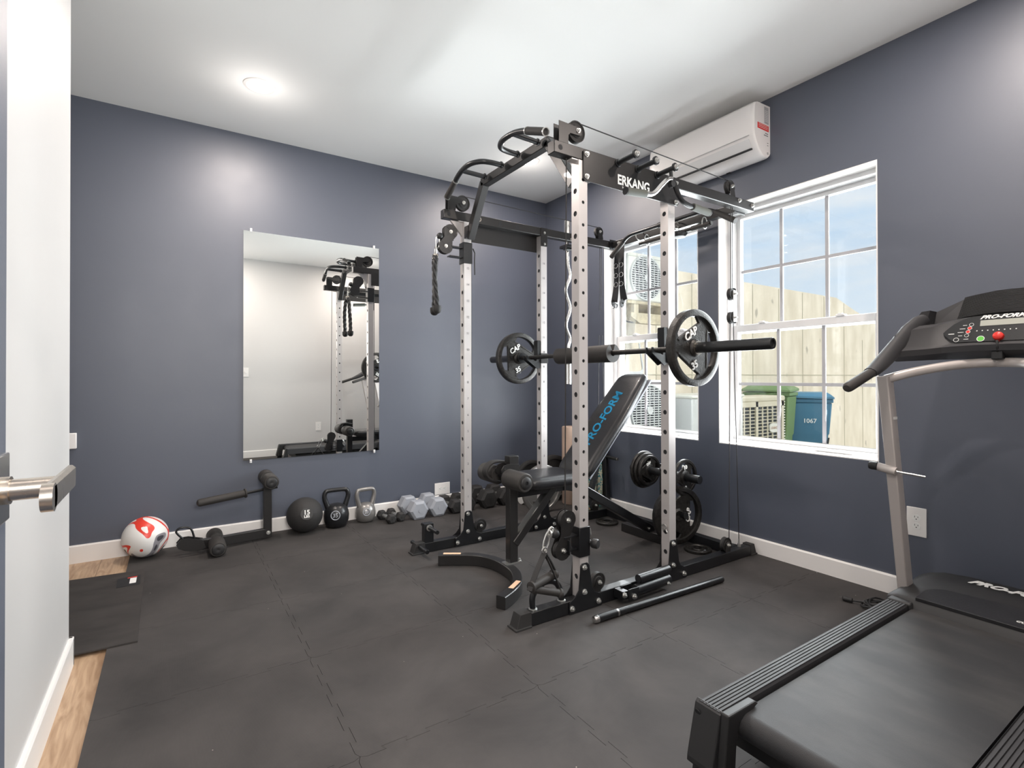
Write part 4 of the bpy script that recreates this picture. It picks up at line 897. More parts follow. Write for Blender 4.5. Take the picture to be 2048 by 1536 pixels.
def kettlebell(c, r, hw, hh, mname, label, txt, tm, hr=.0155):
    c = Vector(c); t = thing('kettlebell', label, 'kettlebell', (c.x, c.y, 0))
    bm = lathe(B(), (c.x, c.y, 0), (0, 0, 1), [(0, .001), (r*.62, .001), (r*.82, r*.12), (r*.97, r*.55), (r, r*.95), (r*.95, r*1.30), (r*.80, r*1.62), (r*.55, r*1.82), (r*.25, r*1.90), (0, r*1.92)], 40); obj('bell_body', bm, mname, t, smooth=60)
    z1 = r*1.55; zt = z1+hh
    pts = smooth_pts([(c.x-hw*.55, c.y, z1-.035), (c.x-hw*.80, c.y, z1+hh*.18), (c.x-hw, c.y, z1+hh*.62), (c.x-hw*.93, c.y, zt-.012), (c.x-hw*.70, c.y, zt), (c.x, c.y, zt+.002), (c.x+hw*.70, c.y, zt), (c.x+hw*.93, c.y, zt-.012), (c.x+hw, c.y, z1+hh*.62), (c.x+hw*.80, c.y, z1+hh*.18), (c.x+hw*.55, c.y, z1-.035)], 6)
    n = len(pts); sc = [1+.45*abs(2*i/(n-1)-1)**3 for i in range(n)]
    obj('bell_handle', sweep(B(), pts, circ(hr, 16), scale=sc), mname, t, smooth=60)
    vd = (V(0, 0, 1.07)-V(c.x, c.y, r)).normalized(); f = V(vd.x, vd.y, .12).normalized(); s = V(0, 0, 1).cross(f).normalized(); up = f.cross(s); p = V(c.x, c.y, r)+f*(r*.985)
    obj('badge_ring', lathe(B(), p, f, [(r*.30, 0), (r*.38, 0), (r*.36, .004), (r*.32, .004)], 32, closed=True), tm, t); obj('weight_marking', text_bm(txt, r*.42, p-up*r*.14+f*.002, s, up, .001, offset=.0006, align='CENTER'), tm, t, smooth=0)
    return t
k1 = kettlebell((.985, 3.828, 0), .088, .082, .125, 'black', 'black kettlebell with a broad flat handle beside the slam ball', '35', 'grey_neo')
k2 = kettlebell((1.205, 3.850, 0), .0735, .068, .122, 'grey_iron', 'grey enamelled kettlebell with a rounded handle', '20', 'grey_neo', .0145)
k1.rotation_euler = (0, 0, math.radians(-4)); k2.rotation_euler = (0, 0, math.radians(6))

def dumbbell(loc, r, hl, L_, mname, label, rz=0, ends=True, group=None):
    """hexagonal heads, axis along Y, lying on a flat"""
    loc = Vector(loc); ap = r*math.cos(PI/6); t = thing('dumbbell', label, 'dumbbell', (loc.x, loc.y, 0), group); c = V(loc.x, loc.y, ap)
    for s in (-1, 1):
        a, b = L_/2-hl, L_/2; bm = B(); rings = []
        for q, k in ((a, .80), (a+.012, 1), (b-.014, 1), (b, .74)): rings.append([c+V(r*k*math.cos(PI*j/3), s*q, r*k*math.sin(PI*j/3)) for j in range(6)])
        loft(bm, rings)
        h = obj('hex_head', bm, mname, t, smooth=0, bev=.003)
        if ends: obj('head_boss', cyl(B(), c+V(0, s*b, 0), c+V(0, s*(b+.003), 0), r*.17, n=20), mname, h)
    obj('handle', lathe(B(), c+V(0, -L_/2+hl-.004, 0), (0, 1, 0), [(.013, 0), (.0145, .02), (.0165, (L_-2*hl)/2), (.0145, L_-2*hl-.02), (.013, L_-2*hl+.008)], 20), 'zinc', t)
    t.rotation_euler = (0, 0, rz); return t
dumbbell((1.332, 3.755, 0), .038, .055, .205, 'rubber', 'small black hex dumbbell with bright handle next to the grey kettlebell', math.radians(8))
dumbbell((1.412, 3.775, 0), .038, .055, .205, 'rubber', 'small black hex dumbbell touching the larger grey hex dumbbell', math.radians(8))
dumbbell((1.555, 3.790, 0), .078, .095, .285, 'grey_neo', 'light grey hex dumbbell, the left one of the pale pair', math.radians(1))
dumbbell((1.722, 3.795, 0), .078, .095, .285, 'grey_neo', 'light grey hex dumbbell, the right one of the pale pair', math.radians(0))
dumbbell((1.868, 3.780, 0), .060, .080, .265, 'rubber', 'medium black hex dumbbell right beside the pale pair', math.radians(3))
dumbbell((1.990, 3.790, 0), .060, .080, .265, 'rubber', 'medium black hex dumbbell just behind the far front upright', math.radians(2))
dumbbell((2.172, 3.795, 0), .084, .100, .300, 'rubber', 'large black hex dumbbell to the right of the far front upright', math.radians(1))
dumbbell((2.352, 3.800, 0), .078, .100, .300, 'rubber', 'large black hex dumbbell at the right end of the row, by the bench post', math.radians(-1))

# football
t = thing('football', 'scuffed white football with red and black swirls by the baseboard', 'ball', (-.142, 3.812, .118))
c = V(-.142, 3.812, .1195); bm = sph(B(), c, .119, u=48, v=32); obj('ball_cover', bm, 'ball', t, smooth=180)

# bench attachment lying against the wall
t = thing('bench_attachment', 'spare black bench attachment with rollers lying by the wall', 'bench attachment', (.25, 3.74, 0))
bm = B(); yb = 3.772
sweep(bm, [(.135, yb-.075, .056), (.22, yb-.045, .047), (.525, yb+.02, .041)], rect(.042, .058, .003)); obj('base_tube', bm, 'black_warm', t, bev=.002)
prism(bm := B(), [(.012, .080), (.035, .108), (.075, .108), (.150, .086), (.165, .038), (.12, .024), (.055, .038), (.022, .055)], 'y', yb-.106, yb-.100); prism(bm, [(.012, .080), (.035, .108), (.075, .108), (.150, .086), (.165, .038), (.12, .024), (.055, .038), (.022, .055)], 'y', yb-.052, yb-.046); obj('fork_bracket', bm, 'black_warm', t, smooth=0)
bm = box(B(), .497, .549, yb-.004, yb+.046, .012, .395); pt_ = obj('upright_tube', bm, 'black_warm', t, bev=.003)
obj('bolt', hexbolt((.527, yb-.005, .045), (0, -1, 0), .012), 'zinc', pt_)
bm = tube(B(), [(.120, yb-.06, .305), (.505, yb+.01, .333), (.585, yb+.02, .338)], .0095); hb = obj('handle_bar', bm, 'black', t)
obj('long_grip', lathe(B(), (.120, yb-.06, .305), (.385, .07, .028), [(.008, -.003), (.020, .004), (.0235, .014), (.0235, .268), (.030, .270), (.030, .278), (.010, .280)], 28), 'foam', hb)
for loc, d in (((.530, yb-.115, .395), (0, 1, 0)),):
    r = obj('foam_roller', lathe(B(), loc, d, [(.018, 0), (.040, .001), (.047, .010), (.047, .110), (.018, .112)], 32), 'foam', t); obj('roller_cap', lathe(B(), loc, (0, -1, 0), [(.034, -.001), (.034, .004), (.026, .009), (.008, .010), (0, .007)]), 'plastic', r)
r = obj('foam_roller', lathe(B(), (.530, yb+.05, .395), (0, 1, 0), [(.018, 0), (.044, .001), (.047, .010), (.047, .100), (.018, .102)], 32), 'foam', t)
obj('roller_axle', cyl(B(), (.530, yb-.11, .395), (.530, yb+.15, .395), .009), 'black', t)
loc = (.222, yb-.225, .0482); r = obj('foam_roller', lathe(B(), loc, (0, 1, 0), [(.018, 0), (.040, .001), (.047, .010), (.047, .140), (.018, .142)], 32), 'foam', t); obj('roller_cap', lathe(B(), loc, (0, -1, 0), [(.034, -.001), (.034, .004), (.026, .009), (.008, .010), (0, .007)]), 'plastic', r)
r = obj('foam_roller', lathe(B(), (.222, yb-.02, .0482), (0, 1, 0), [(.018, 0), (.040, .001), (.047, .010), (.047, .140), (.018, .142)], 32), 'foam', t)
bm = tube(B(), smooth_pts([(.045, yb-.075, .105), (.012, yb-.075, .150), (.035, yb-.075, .172), (.085, yb-.075, .160), (.105, yb-.075, .10)], 5), .006); obj('wire_catch', bm, 'black', t)

# ------------------------------------------------------------------ the corner behind the bench: plate tree, plates, mat roll, print
t = thing('plate_tree', 'black weight tree frame with pegs against the window wall near the corner', 'weight tree', (2.93, 3.3, 0))
for (a, b) in (((2.93, 3.072, .02), (2.93, 3.118, .60)), ((2.93, 3.325, .02), (2.93, 3.280, .60))):
    obj('frame_leg', sweep(B(), [a, b], rect(.040, .050, .003), up=(1, 0, 0)), 'black', t)
obj('top_rail', box(B(), 2.908, 2.952, 3.09, 3.31, .60, .64), 'black', t, bev=.002)
for y in (3.072, 3.325): obj('base_rail', box(B(), 2.80, 2.955, y-.022, y+.022, .001, .04), 'black', t, bev=.003)
p = obj('plate_peg', cyl(B(), (2.93, 3.10, .435), (2.93, 2.955, .428), .0125), 'black', t); obj('peg_cap', cyl(B(), (2.93, 2.955, .428), (2.93, 2.951, .428), .0127), 'chrome_dull', p)
t = thing('mat_roll', 'tall tan foam roll standing in the corner behind the bench', 'foam roll', (2.835, 3.42, 0))
obj('foam_cylinder', lathe(B(), (2.835, 3.42, .001), (0, 0, 1), [(0, 0), (.066, .001), (.071, .008), (.071, .648), (.066, .655), (.03, .656), (.028, .645), (0, .645)], 40), 'tan', t)
t = thing('floral_bag', 'teal and cream flower-printed bag standing behind the bench backrest', 'bag', (2.82, 3.15, 0))
bm = B(); loft(bm, [[V(2.71, 3.09, .002), V(2.90, 3.09, .002), V(2.90, 3.19, .002), V(2.71, 3.19, .002)], [V(2.70, 3.085, .25), V(2.905, 3.085, .25), V(2.905, 3.20, .25), V(2.70, 3.20, .25)], [V(2.72, 3.10, .47), V(2.90, 3.10, .47), V(2.90, 3.17, .47), V(2.72, 3.17, .47)]]); obj('bag_body', bm, 'floral', t, bev=.015, seg=3)
obj('zip_piping', tube(B(), [(2.828, 3.084, .02), (2.826, 3.080, .25), (2.83, 3.096, .46)], .003, 8), 'plastic', t)
iron_plate((2.445, 3.300, .192), .190, .034, 'steel-rimmed plate standing on the floor behind the far rear upright', matl='grey_iron', ang=.5)
iron_plate((2.755, 3.560, .2012), .200, .045, 'large black bumper plate standing behind the steel-rimmed plate', slots=0, matl='rubber', ang=.2)
iron_plate((2.655, 3.740, .172), .170, .040, 'black plate standing nearest the back wall in the corner', slots=0, matl='rubber')
t = thing('towel_roll', 'white ribbed towel roll on the floor behind the bench post', 'towel', (2.50, 3.66, 0))
obj('towel_cloth', lathe(B(), (2.455, 3.62, .047), (1, .1, 0), [(.0, 0)]+[(.040+.004*math.cos(k*PI), .004+.012*k) for k in range(11)]+[(0, .128)], 28), 'white', t)
# ------------------------------------------------------------------ treadmill
tm = thing('treadmill', 'black and silver treadmill facing the window wall at the right', 'treadmill', (2.0, .61, 0))
CY_ = .611; ZR = .205
def mir(y): return 2*CY_-y
for s, flip in ((1, lambda y: y), (-1, mir)):
    bm = B(); ys_ = [(.895, ZR-.075), (.895, ZR-.012), (.889, ZR-.002)]
    for k in range(6):
        a = .886-.0102*k; ys_ += [(a, ZR), (a-.0066, ZR), (a-.0072, ZR-.004), (a-.0096, ZR-.004)]
    ys_ += [(.8245, ZR), (.8215, ZR-.006), (.8215, ZR-.05), (.84, ZR-.075)]
    prism(bm, [(flip(a), b) for a, b in ys_], 'x', 1.182, 2.375); obj('side_rail', bm, 'dgrey', tm, smooth=0)
    bm = B()
    rings = []
    f = flip
    prism(bm, [(1.187, ZR+.001), (1.178, ZR-.006), (1.143, ZR-.135), (1.142, ZR-.150), (1.150, ZR-.155), (1.185, ZR-.158), (1.196, ZR-.130), (1.196, ZR-.02), (1.192, ZR+.001)], 'y', f(.900), f(.822))
    ec = obj('end_cap', bm, 'plastic', tm, smooth=0, bev=.004)
    bm = B(); prism(bm, [(1.182, ZR+.002), (1.30, ZR+.0015), (1.315, ZR-.008), (1.295, ZR-.014), (1.23, ZR-.03), (1.215, ZR-.09), (1.21, ZR-.15), (1.16, ZR-.15)], 'y', f(.824), f(.800)); obj('belt_guard', bm, 'plastic', ec, smooth=0, bev=.004)
    obj('cap_hole', cyl(B(), (1.1712, f(.885), ZR-.026), (1.1695, f(.885), ZR-.0265), .0080, n=16), 'ac_dark', ec, smooth=0)
    bm = B(); loft(bm, [[V(1.160, f(.893), .055), V(1.160, f(.835), .055), V(1.215, f(.835), .055), V(1.215, f(.893), .055)], [V(1.150, f(.893), .0005), V(1.150, f(.843), .0005), V(1.205, f(.843), .0005), V(1.205, f(.893), .0005)]]); obj('rear_foot', bm, 'plastic', tm, bev=.003)
    # upright posts
    bm = B(); a, b = (f(.870), f(.907)); lo, hi = min(a, b), max(a, b)
    loft(bm, [[V(2.486, lo, .16), V(2.546, lo, .16), V(2.546, hi, .16), V(2.486, hi, .16)], [V(2.300, lo, 1.075), V(2.355, lo, 1.075), V(2.355, hi, 1.075), V(2.300, hi, 1.075)]]); up_ = obj('upright_post', bm, 'silver_tread', tm, bev=.004)
    # handle and console shoulder
    y = lambda v: f(v)
    hd = obj('hand_grip', lathe(B(), (2.010, y(.886), 1.032), V(.20, y(.876)-y(.886), .066), [(0, -.004), (.012, -.002), (.0172, .006), (.0185, .02), (.0185, .215)], 28), 'foam', tm)
    sec = []
    path = [(2.180, .879, 1.088, .0225, .0225), (2.20, .878, 1.095, .024, .025), (2.26, .876, 1.122, .025, .031), (2.33, .873, 1.160, .024, .036), (2.40, .868, 1.200, .023, .040), (2.47, .860, 1.248, .023, .042), (2.53, .850, 1.285, .022, .038), (2.575, .843, 1.305, .020, .030)]
    for (px_, py, pz, ry, rz) in path:
        sec.append([V(px_, y(py), pz)+V(-math.sin(.75)*rz*math.sin(q), ry*math.cos(q), math.cos(.75)*rz*math.sin(q)) for q in [2*PI*k/20 for k in range(20)]])
    bm = B(); loft(bm, sec); obj('console_arm', bm, 'dgrey', tm, smooth=60)
kn = obj('lock_knob', lathe(B(), (2.372, .945, .713), (0, 1, 0), [(0, .018), (.014, .017), (.0165, .008), (.0165, -.012), (.012, -.016), (0, -.016)], 24), 'plastic', tm)
bm = cyl(B(), (2.375, .935, .712), (2.372, .868, .700), .0165, n=24); box(bm, 2.372, 2.376, .872, .905, .69, .76); merge(bm, cyl(B(), (2.371, .888, .745), (2.369, .888, .745), .005, n=12)); obj('latch_barrel', bm, 'silver_tread', kn)
obj('latch_pin', cyl(B(), (2.372, .868, .700), (2.395, .782, .690), .0048, n=12), 'chrome', kn)
obj('upright_label', box(B(), 2.353, 2.385, .8685, .8697, .905, .915), 'white', tm, smooth=0)
# belt and deck
bm = B(); pts = [(1.246, .150)]
prof = [(2.45, .190), (1.262, .190)]+[(1.262+.034*math.cos(math.radians(a)), .156+.034*math.sin(math.radians(a))) for a in range(90, 280, 15)]+[(2.45, .118)]
prism(bm, prof, 'y', mir(.812), .812); obj('running_belt', bm, 'belt', tm, smooth=50)
obj('deck_frame', box(B(), 1.30, 2.70, mir(.86), .86, .055, .112), 'plastic', tm, smooth=0)
# motor hood
bm = B()
def hprof(k, e):   # k widens, e lowers towards the sides
    return [(2.335, .150), (2.362, .222-e*.02), (2.372, .232-e*.02), (2.50, .240-e*.03), (2.590, .246-e*.035), (2.630-e*.02, .249-e*.035), (2.715-e*.06, .258-e*.045), (2.765-e*.08, .236-e*.03), (2.80-e*.08, .03), (2.40, .03)]
ysl = [CY_+(v-CY_) for v in (.900, .893, .868, .82, .74, .61)]; es = [1.0, .7, .42, .16, .04, 0]
Ys = ysl+[mir(v) for v in ysl[-2::-1]]; Es = es+es[-2::-1]
loft(bm, [[V(a, yv, b) for a, b in hprof(0, e)] for yv, e in zip(Ys, Es)]); hood = obj('motor_hood', bm, 'plastic', tm, smooth=45)
bm = B(); pts = [(2.360, .806), (2.455, .806), (2.490, .790), (2.512, .755), (2.530, CY_)]
pl = pts+[(a, mir(b)) for a, b in pts[-2::-1]]
fz = lambda x: .2325+(x-2.372)*.0625+.0006
top = [bm.verts.new((a, b, fz(a)+.002)) for a, b in pl]; bot = [bm.verts.new((a, b, fz(a)-.012)) for a, b in pl]; n = len(pl)
for k in range(n): bm.faces.new((top[k], top[(k+1) % n], bot[(k+1) % n], bot[k]))
bm.faces.new(top); bm.faces.new(bot); obj('hood_panel', bm, 'leather', hood, smooth=0, bev=.002)
d = V(.10, 0, -.024).normalized(); yd = V(1, 0, .10).normalized()
obj('hood_lettering', text_bm('PRO-FORM', .050, (2.648, .728, .2535), (0, -1, 0), yd, .0006, shear=.5, offset=.0025, sx=1.05), 'white', hood, smooth=0)
obj('panel_lettering', text_bm('CUSHION', .018, (2.40, .535, .2375), (0, -1, 0), (1, 0, .0625), .0005, shear=.2, offset=.0004), 'white', hood, smooth=0)
for f in (lambda y: y, mir):
    bm = B(); loft(bm, [[V(2.345, f(.898), .13), V(2.345, f(.80), .13), V(2.335, f(.812), ZR+.004), V(2.330, f(.890), ZR+.004)], [V(2.47, f(.902), .13), V(2.47, f(.80), .13), V(2.46, f(.812), .230), V(2.46, f(.882), .226)], [V(2.62, f(.895), .12), V(2.62, f(.82), .12), V(2.60, f(.825), .232), V(2.60, f(.872), .222)]]); obj('rail_fairing', bm, 'plastic', tm, bev=.008, seg=3)
# silver cross bar
pts = smooth_pts([(2.330, .888, 1.062), (2.395, .82, 1.090), (2.470, .74, 1.112), (2.525, .675, 1.122), (2.545, CY_, 1.125)], 6)
pts = pts+[V(p.x, mir(p.y), p.z) for p in pts[-2::-1]]
obj('cross_bar', tube(B(), pts, .0175, 18), 'silver_tread', tm)
# console body
bm = B()
half = [(.874, .05), (.860, .20), (.838, .40), (.80, .5), (.76, .75), (.72, .9), (.66, 1), (.61, 1)]
def cprof(y, t):
    sx_ = max(0, abs(y-CY_)-.150); sx_ = -.16*(sx_/.115)**1.4; zs = -.008*(sx_/-.16) if sx_ else 0
    return [(a+sx_, b+zs) for a, b in cprof0(y, t)]
def cprof0(y, t):
    return [(2.475+.02*t, 1.150+.018*t), (2.470+.02*t, 1.172+.018*t), (2.505+.015*t, 1.195+.008*t), (2.535+.02*t, 1.240+.06*t), (2.575+.02*t, 1.262+.045*t), (2.66, 1.225+.05*t), (2.66, 1.165), (2.55, 1.140)]
Yl = [h[0] for h in half]; Tl = [h[1] for h in half]
Yl = Yl+[mir(v) for v in Yl[-2::-1]]; Tl = Tl+Tl[-2::-1]
loft(bm, [[V(a, yv, b) for a, b in cprof(yv, tt)] for yv, tt in zip(Yl, Tl)]); con = obj('console_body', bm, 'dgrey', tm, smooth=40)
pb_ = [(2.520, 1.201), (2.556, 1.302)]
o0 = V(2.5195, 0, 1.2035); upv = V(.036, 0, .098).normalized(); nv = V(-.098, 0, .036).normalized()
def cp(y, h, lift=0): return V(2.5195, y, 1.2035)+upv*h+nv*(.002+lift)
pts = [(.765, .040), (.756, .052), (.735, .075), (.705, .094), (.68, .102), (CY_, .105)]; lowp = [(.722, -.002), (.745, .012), (.762, .032)]
pl = pts+[(mir(a), b) for a, b in pts[-2::-1]]+[(mir(a), b) for a, b in lowp[::-1]]+lowp
bm = B(); top = [bm.verts.new(cp(a, b, .004)) for a, b in pl]; bot = [bm.verts.new(cp(a, b, -.03)) for a, b in pl]; n = len(pl)
for k in range(n): bm.faces.new((top[k], top[(k+1) % n], bot[(k+1) % n], bot[k]))
bm.faces.new(top); bm.faces.new(bot); pan = obj('console_panel', bm, 'black', tm, smooth=0)
def onp(y, h): return cp(y, h, .0045)
def ring_btn(y, h, r, mm, nm='console_button'):
    o = obj(nm, lathe(B(), onp(y, h), nv, [(0, 0), (r*.82, 0), (r*.82, .0012), (0, .0016)], 24), mm, pan); obj('button_ring', lathe(B(), onp(y, h), nv, [(r*.84, 0), (r, 0), (r, .0012), (r*.84, .0012)], 24, closed=True), 'white', pan)
for k, (yy, hh, mm) in enumerate(((.681, .068, 'black'), (.685, .054, 'red'), (.689, .0395, 'red'), (.692, .0245, 'black'), (.722, .0085, 'black'))): ring_btn(yy, hh, .0068 if k < 4 else .0085, mm)
ring_btn(.650, .0085, .0115, 'green')
bm = B()
def strip_(y0, y1, h0, h1, bmx):
    bmx.faces.new([bmx.verts.new(onp(a, b)+nv*.0008) for a, b in ((y0, h0), (y1, h0), (y1, h1), (y0, h1))])
for yy, hh, l in ((.694, .066, .012), (.698, .052, .017), (.702, .0375, .018), (.705, .0235, .012), (.703, .0085, .018)): strip_(yy+l if hh > .01 else yy-.003, yy-.0 if hh > .01 else yy-.003-l*.8, hh, hh+.002, bm)
strip_(.748, .730, .032, .035, bm)
for k in range(8): strip_(.665-.0155*k, .6615-.0155*k, .0395, .0430, bm)
obj('panel_markings', bm, 'white', pan, smooth=0)
bm = B(); strip_(.656, .535, .060, .083, bm); obj('display_screen', bm, 'lcd', pan, smooth=0)
obj('console_lettering', text_bm('PRO-FORM', .020, onp(.658, .0885)+nv*.001, (0, -1, 0), upv, .0005, shear=.5, offset=.0008, sx=1.25), 'white', pan, smooth=0)
sk = obj('safety_key', lathe(B(), onp(.600, .014), nv, [(.016, 0), (.0155, .004), (.0145, .012), (.010, .016), (0, .017)], 28), 'red', tm, label='red safety key')
obj('key_grip', box(B(), 2.512, 2.518, .597, .603, 1.195, 1.226), 'red', sk, bev=.001)
bm = tube(B(), smooth_pts([(2.500, .600, 1.205), (2.494, .598, 1.180), (2.505, .600, 1.163)], 4), .0045, 8); box(bm, 2.502, 2.535, .586, .618, 1.135, 1.166); obj('key_cord', bm, 'plastic', sk, bev=.003)
# ribbed lid and trays
rings = []; bm = B()
tp = [(.752, 1.398), (.72, 1.404), (.655, 1.413), (CY_, 1.414)]; bt = [(.742, 1.301), (.71, 1.309), (.655, 1.315), (CY_, 1.316)]
tp = tp+[(mir(a), b) for a, b in tp[-2::-1]]; bt = bt+[(mir(a), b) for a, b in bt[-2::-1]]
nr = 18; cols = []
for (ya, za), (yb, zb) in zip(tp, bt):
    c = []
    for k in range(nr*2+1):
        q = k/(nr*2); x = 2.598+(2.722-2.598)*q; c.append(V(x+(.0035 if k % 2 else -.0005), yb+(ya-yb)*q, zb+(za-zb)*q))
    c += [V(2.748, ya, za-.012), V(2.72, ya, za-.12), V(2.64, yb, zb-.05)]; cols.append(c)
loft(bm, cols); obj('ribbed_cover', bm, 'plastic', tm, smooth=0)
for f in (lambda y: y, mir):
    bm = B(); pin = [(2.585, f(.800), 1.287), (2.595, f(.742), 1.292), (2.70, f(.744), 1.30), (2.70, f(.820), 1.296)]
    base = [V(*p) for p in pin]
    outer = [V(2.548, f(.858), 1.325), V(2.56, f(.842), 1.341), V(2.585, f(.826), 1.343), V(2.70, f(.842), 1.352), V(2.725, f(.746), 1.388)]
    bm = B(); v = [bm.verts.new(p) for p in (V(2.545, f(.868), 1.270), V(2.545, f(.868), 1.30), V(2.56, f(.845), 1.338), V(2.585, f(.825), 1.343), V(2.580, f(.838), 1.287), V(2.58, f(.838), 1.262))]
    w = [bm.verts.new(p) for p in (V(2.70, f(.878), 1.27), V(2.70, f(.878), 1.31), V(2.70, f(.860), 1.345), V(2.70, f(.838), 1.347), V(2.70, f(.845), 1.29), V(2.70, f(.845), 1.262))]
    for k in range(6): m = (k+1) % 6; bm.faces.new((v[k], v[m], w[m], w[k]))
    bm.faces.new(v); bm.faces.new(w); obj('tray_rim', bm, 'dgrey', tm, smooth=30)
    bm = B(); y0, y1 = sorted((f(.845), f(.744))); box(bm, 2.585, 2.70, y0, y1, 1.262, 1.287); tr = obj('tray_floor', bm, 'dgrey', tm, smooth=0)
    bm = B(); q = [V(2.685, f(.845), 1.285), V(2.695, f(.838), 1.345), V(2.722, f(.748), 1.393), V(2.69, f(.744), 1.285)]; bm.faces.new([bm.verts.new(p) for p in q]); r = bmesh.ops.extrude_face_region(bm, geom=bm.faces[:], use_keep_orig=True); bmesh.ops.translate(bm, verts=[k for k in r['geom'] if isinstance(k, bmesh.types.BMVert)], vec=(.012, 0, 0)); obj('tray_back', bm, 'dgrey', tr, smooth=0)
# power cord
t = thing('coiled_cord', 'coiled black power cord with plug on the floor by the treadmill', 'power cord', (2.70, 1.12, 0))
pts = []
for k in range(70): a = k*.36; pts.append((2.705+.055*math.cos(a)+.0015*k*.2, 1.085+.048*math.sin(a)-.0005*k, .008+.006*math.sin(a*2.3)+.0003*k+.006))
pts += [(2.70, 1.12, .02), (2.69, 1.17, .012)]
obj('cord_coil', tube(B(), pts, .0042, 8), 'plastic', t)
obj('plug', cyl(B(), (2.69, 1.165, .014), (2.682, 1.205, .013), .011), 'plastic', t, bev=.003)
bm = B()
for s in (-1, 1): box(bm, 2.681+s*.006-.0008, 2.681+s*.006+.0008, 1.204, 1.219, .010, .016)
obj('plug_prongs', bm, 'chrome', t, smooth=0)

# ------------------------------------------------------------------ wall air conditioner
ac = thing('air_conditioner', 'white wall-mounted air conditioner between ceiling and windows', 'air conditioner', (2.979, 2.1, 2.4))
Y0, Y1 = 1.724, 2.520
prof = [(2.978, 2.694), (2.852, 2.690), (2.832, 2.684), (2.818, 2.668), (2.812, 2.60), (2.810, 2.52), (2.816, 2.485), (2.832, 2.448), (2.862, 2.408), (2.895, 2.382), (2.925, 2.372), (2.955, 2.375), (2.970, 2.388), (2.978, 2.402)]
bm = B(); c = V(2.93, 0, 2.55)
def inset(k): return [(c.x+(a-c.x)*(1-k*.5) if a < 2.97 else a, c.z+(b-c.z)*(1-k*.4)) for a, b in prof]
loft(bm, [[V(a, yv, b) for a, b in inset(k)] for yv, k in ((Y0, .10), (Y0+.004, .05), (Y0+.012, .015), (Y0+.03, 0), (Y1-.06, 0), (Y1-.03, .05), (Y1-.010, .12), (Y1, .24))]); obj('casing', bm, 'ac', ac, smooth=35)
obj('panel_seam', box(B(), 2.808, 2.8110, Y0+.03, Y1-.05, 2.488, 2.4905), 'grille', ac, smooth=0)
bm = B(); sweep(bm, [(2.846, Y0+.035, 2.4185), (2.846, Y1-.06, 2.4185)], [(-.006, -.004), (.006, -.004), (.006, .004), (-.006, .004)]); obj('outlet_slot', bm, 'ac_dark', ac, smooth=0)
bm = B(); loft(bm, [[V(2.8165, yv, 2.470), V(2.8145, yv, 2.470), V(2.8400, yv, 2.4235), V(2.8430, yv, 2.4245)] for yv in (Y0+.035, Y1-.06)]); obj('louver_flap', bm, 'vinyl', ac, smooth=0)
obj('latch_mark', box(B(), 2.945, 2.955, 1.97, 1.995, 2.368, 2.374), 'ac_dark', ac, smooth=0)
Yl = Y0-.0006
obj('energy_label', box(B(), 2.918, 2.962, Yl, Yl+.002, 2.575, 2.675), 'grille', ac, smooth=0)
obj('warning_label', box(B(), 2.848, 2.962, Yl-.0003, Yl+.002, 2.532, 2.566), 'red', ac, smooth=0, label='red warning label')
bm = B()
for k in range(3): box(bm, 2.858, 2.952, Yl-.0008, Yl, 2.541+.009*k, 2.543+.009*k)
for k in range(7): box(bm, 2.922, 2.956, Yl-.0008, Yl, 2.590+.010*k, 2.592+.010*k)
obj('label_print', bm, 'white', ac, smooth=0)
bm = B()
for z, a in ((2.515, .030), (2.503, .042)): box(bm, 2.955-a, 2.955, Yl-.0004, Yl+.002, z, z+.004)
for z in (2.462, 2.448, 2.405, 2.398): box(bm, 2.945, 2.958, Yl-.0004, Yl+.002, z, z+.003)
obj('side_print', bm, 'greymark', ac, smooth=0)

# ------------------------------------------------------------------ outside
GZ = -.32
struct('ground', box(B(), WT, 16, -4, 9, GZ-.1, GZ), 'ground', smooth=0)
# long concrete retaining wall running away from the house, top stepping down
wl = [(3.22, GZ), (18, GZ), (18, 1.7), (11.4, 1.75), (9.35, 2.16), (8.72, 2.325), (3.22, 2.325)]
t = thing('retaining_wall', 'pale board-formed concrete wall running away outside the windows', 'retaining wall', (8, 4.1, GZ))
obj('wall_body', prism(B(), wl, 'y', 3.985, 4.25), 'concrete', t, smooth=0)
bm = B()
x = 3.22
k = 0
xs_ = 3.30
while xs_ < 15:
    top = 2.32 if xs_ < 8.7 else (2.325-(xs_-8.72)*.262 if xs_ < 9.35 else 1.7)
    box(bm, xs_, xs_+.012, 3.9815, 3.9865, GZ, top-.01); xs_ += .6283
box(bm, 3.22, 15, 3.981, 3.9865, 1.100, 1.112)
obj('board_seams', bm, mat('form_seam', (.46, .42, .32, 1), .9), t, smooth=0)
def louver_grid(par, x0, x1, z0, z1, y, cols, rows, m, nm='grille_fins', depth=.012):
    bm = B(); dx = (x1-x0)/cols; dz = (z1-z0)/rows
    for i in range(cols+1): box(bm, x0+dx*i-.009, x0+dx*i+.009, y-depth, y, z0, z1)
    for j in range(rows+1): box(bm, x0, x1, y-depth*.8, y, z0+dz*j-.004, z0+dz*j+.004)
    return obj(nm, bm, m, par, smooth=0)
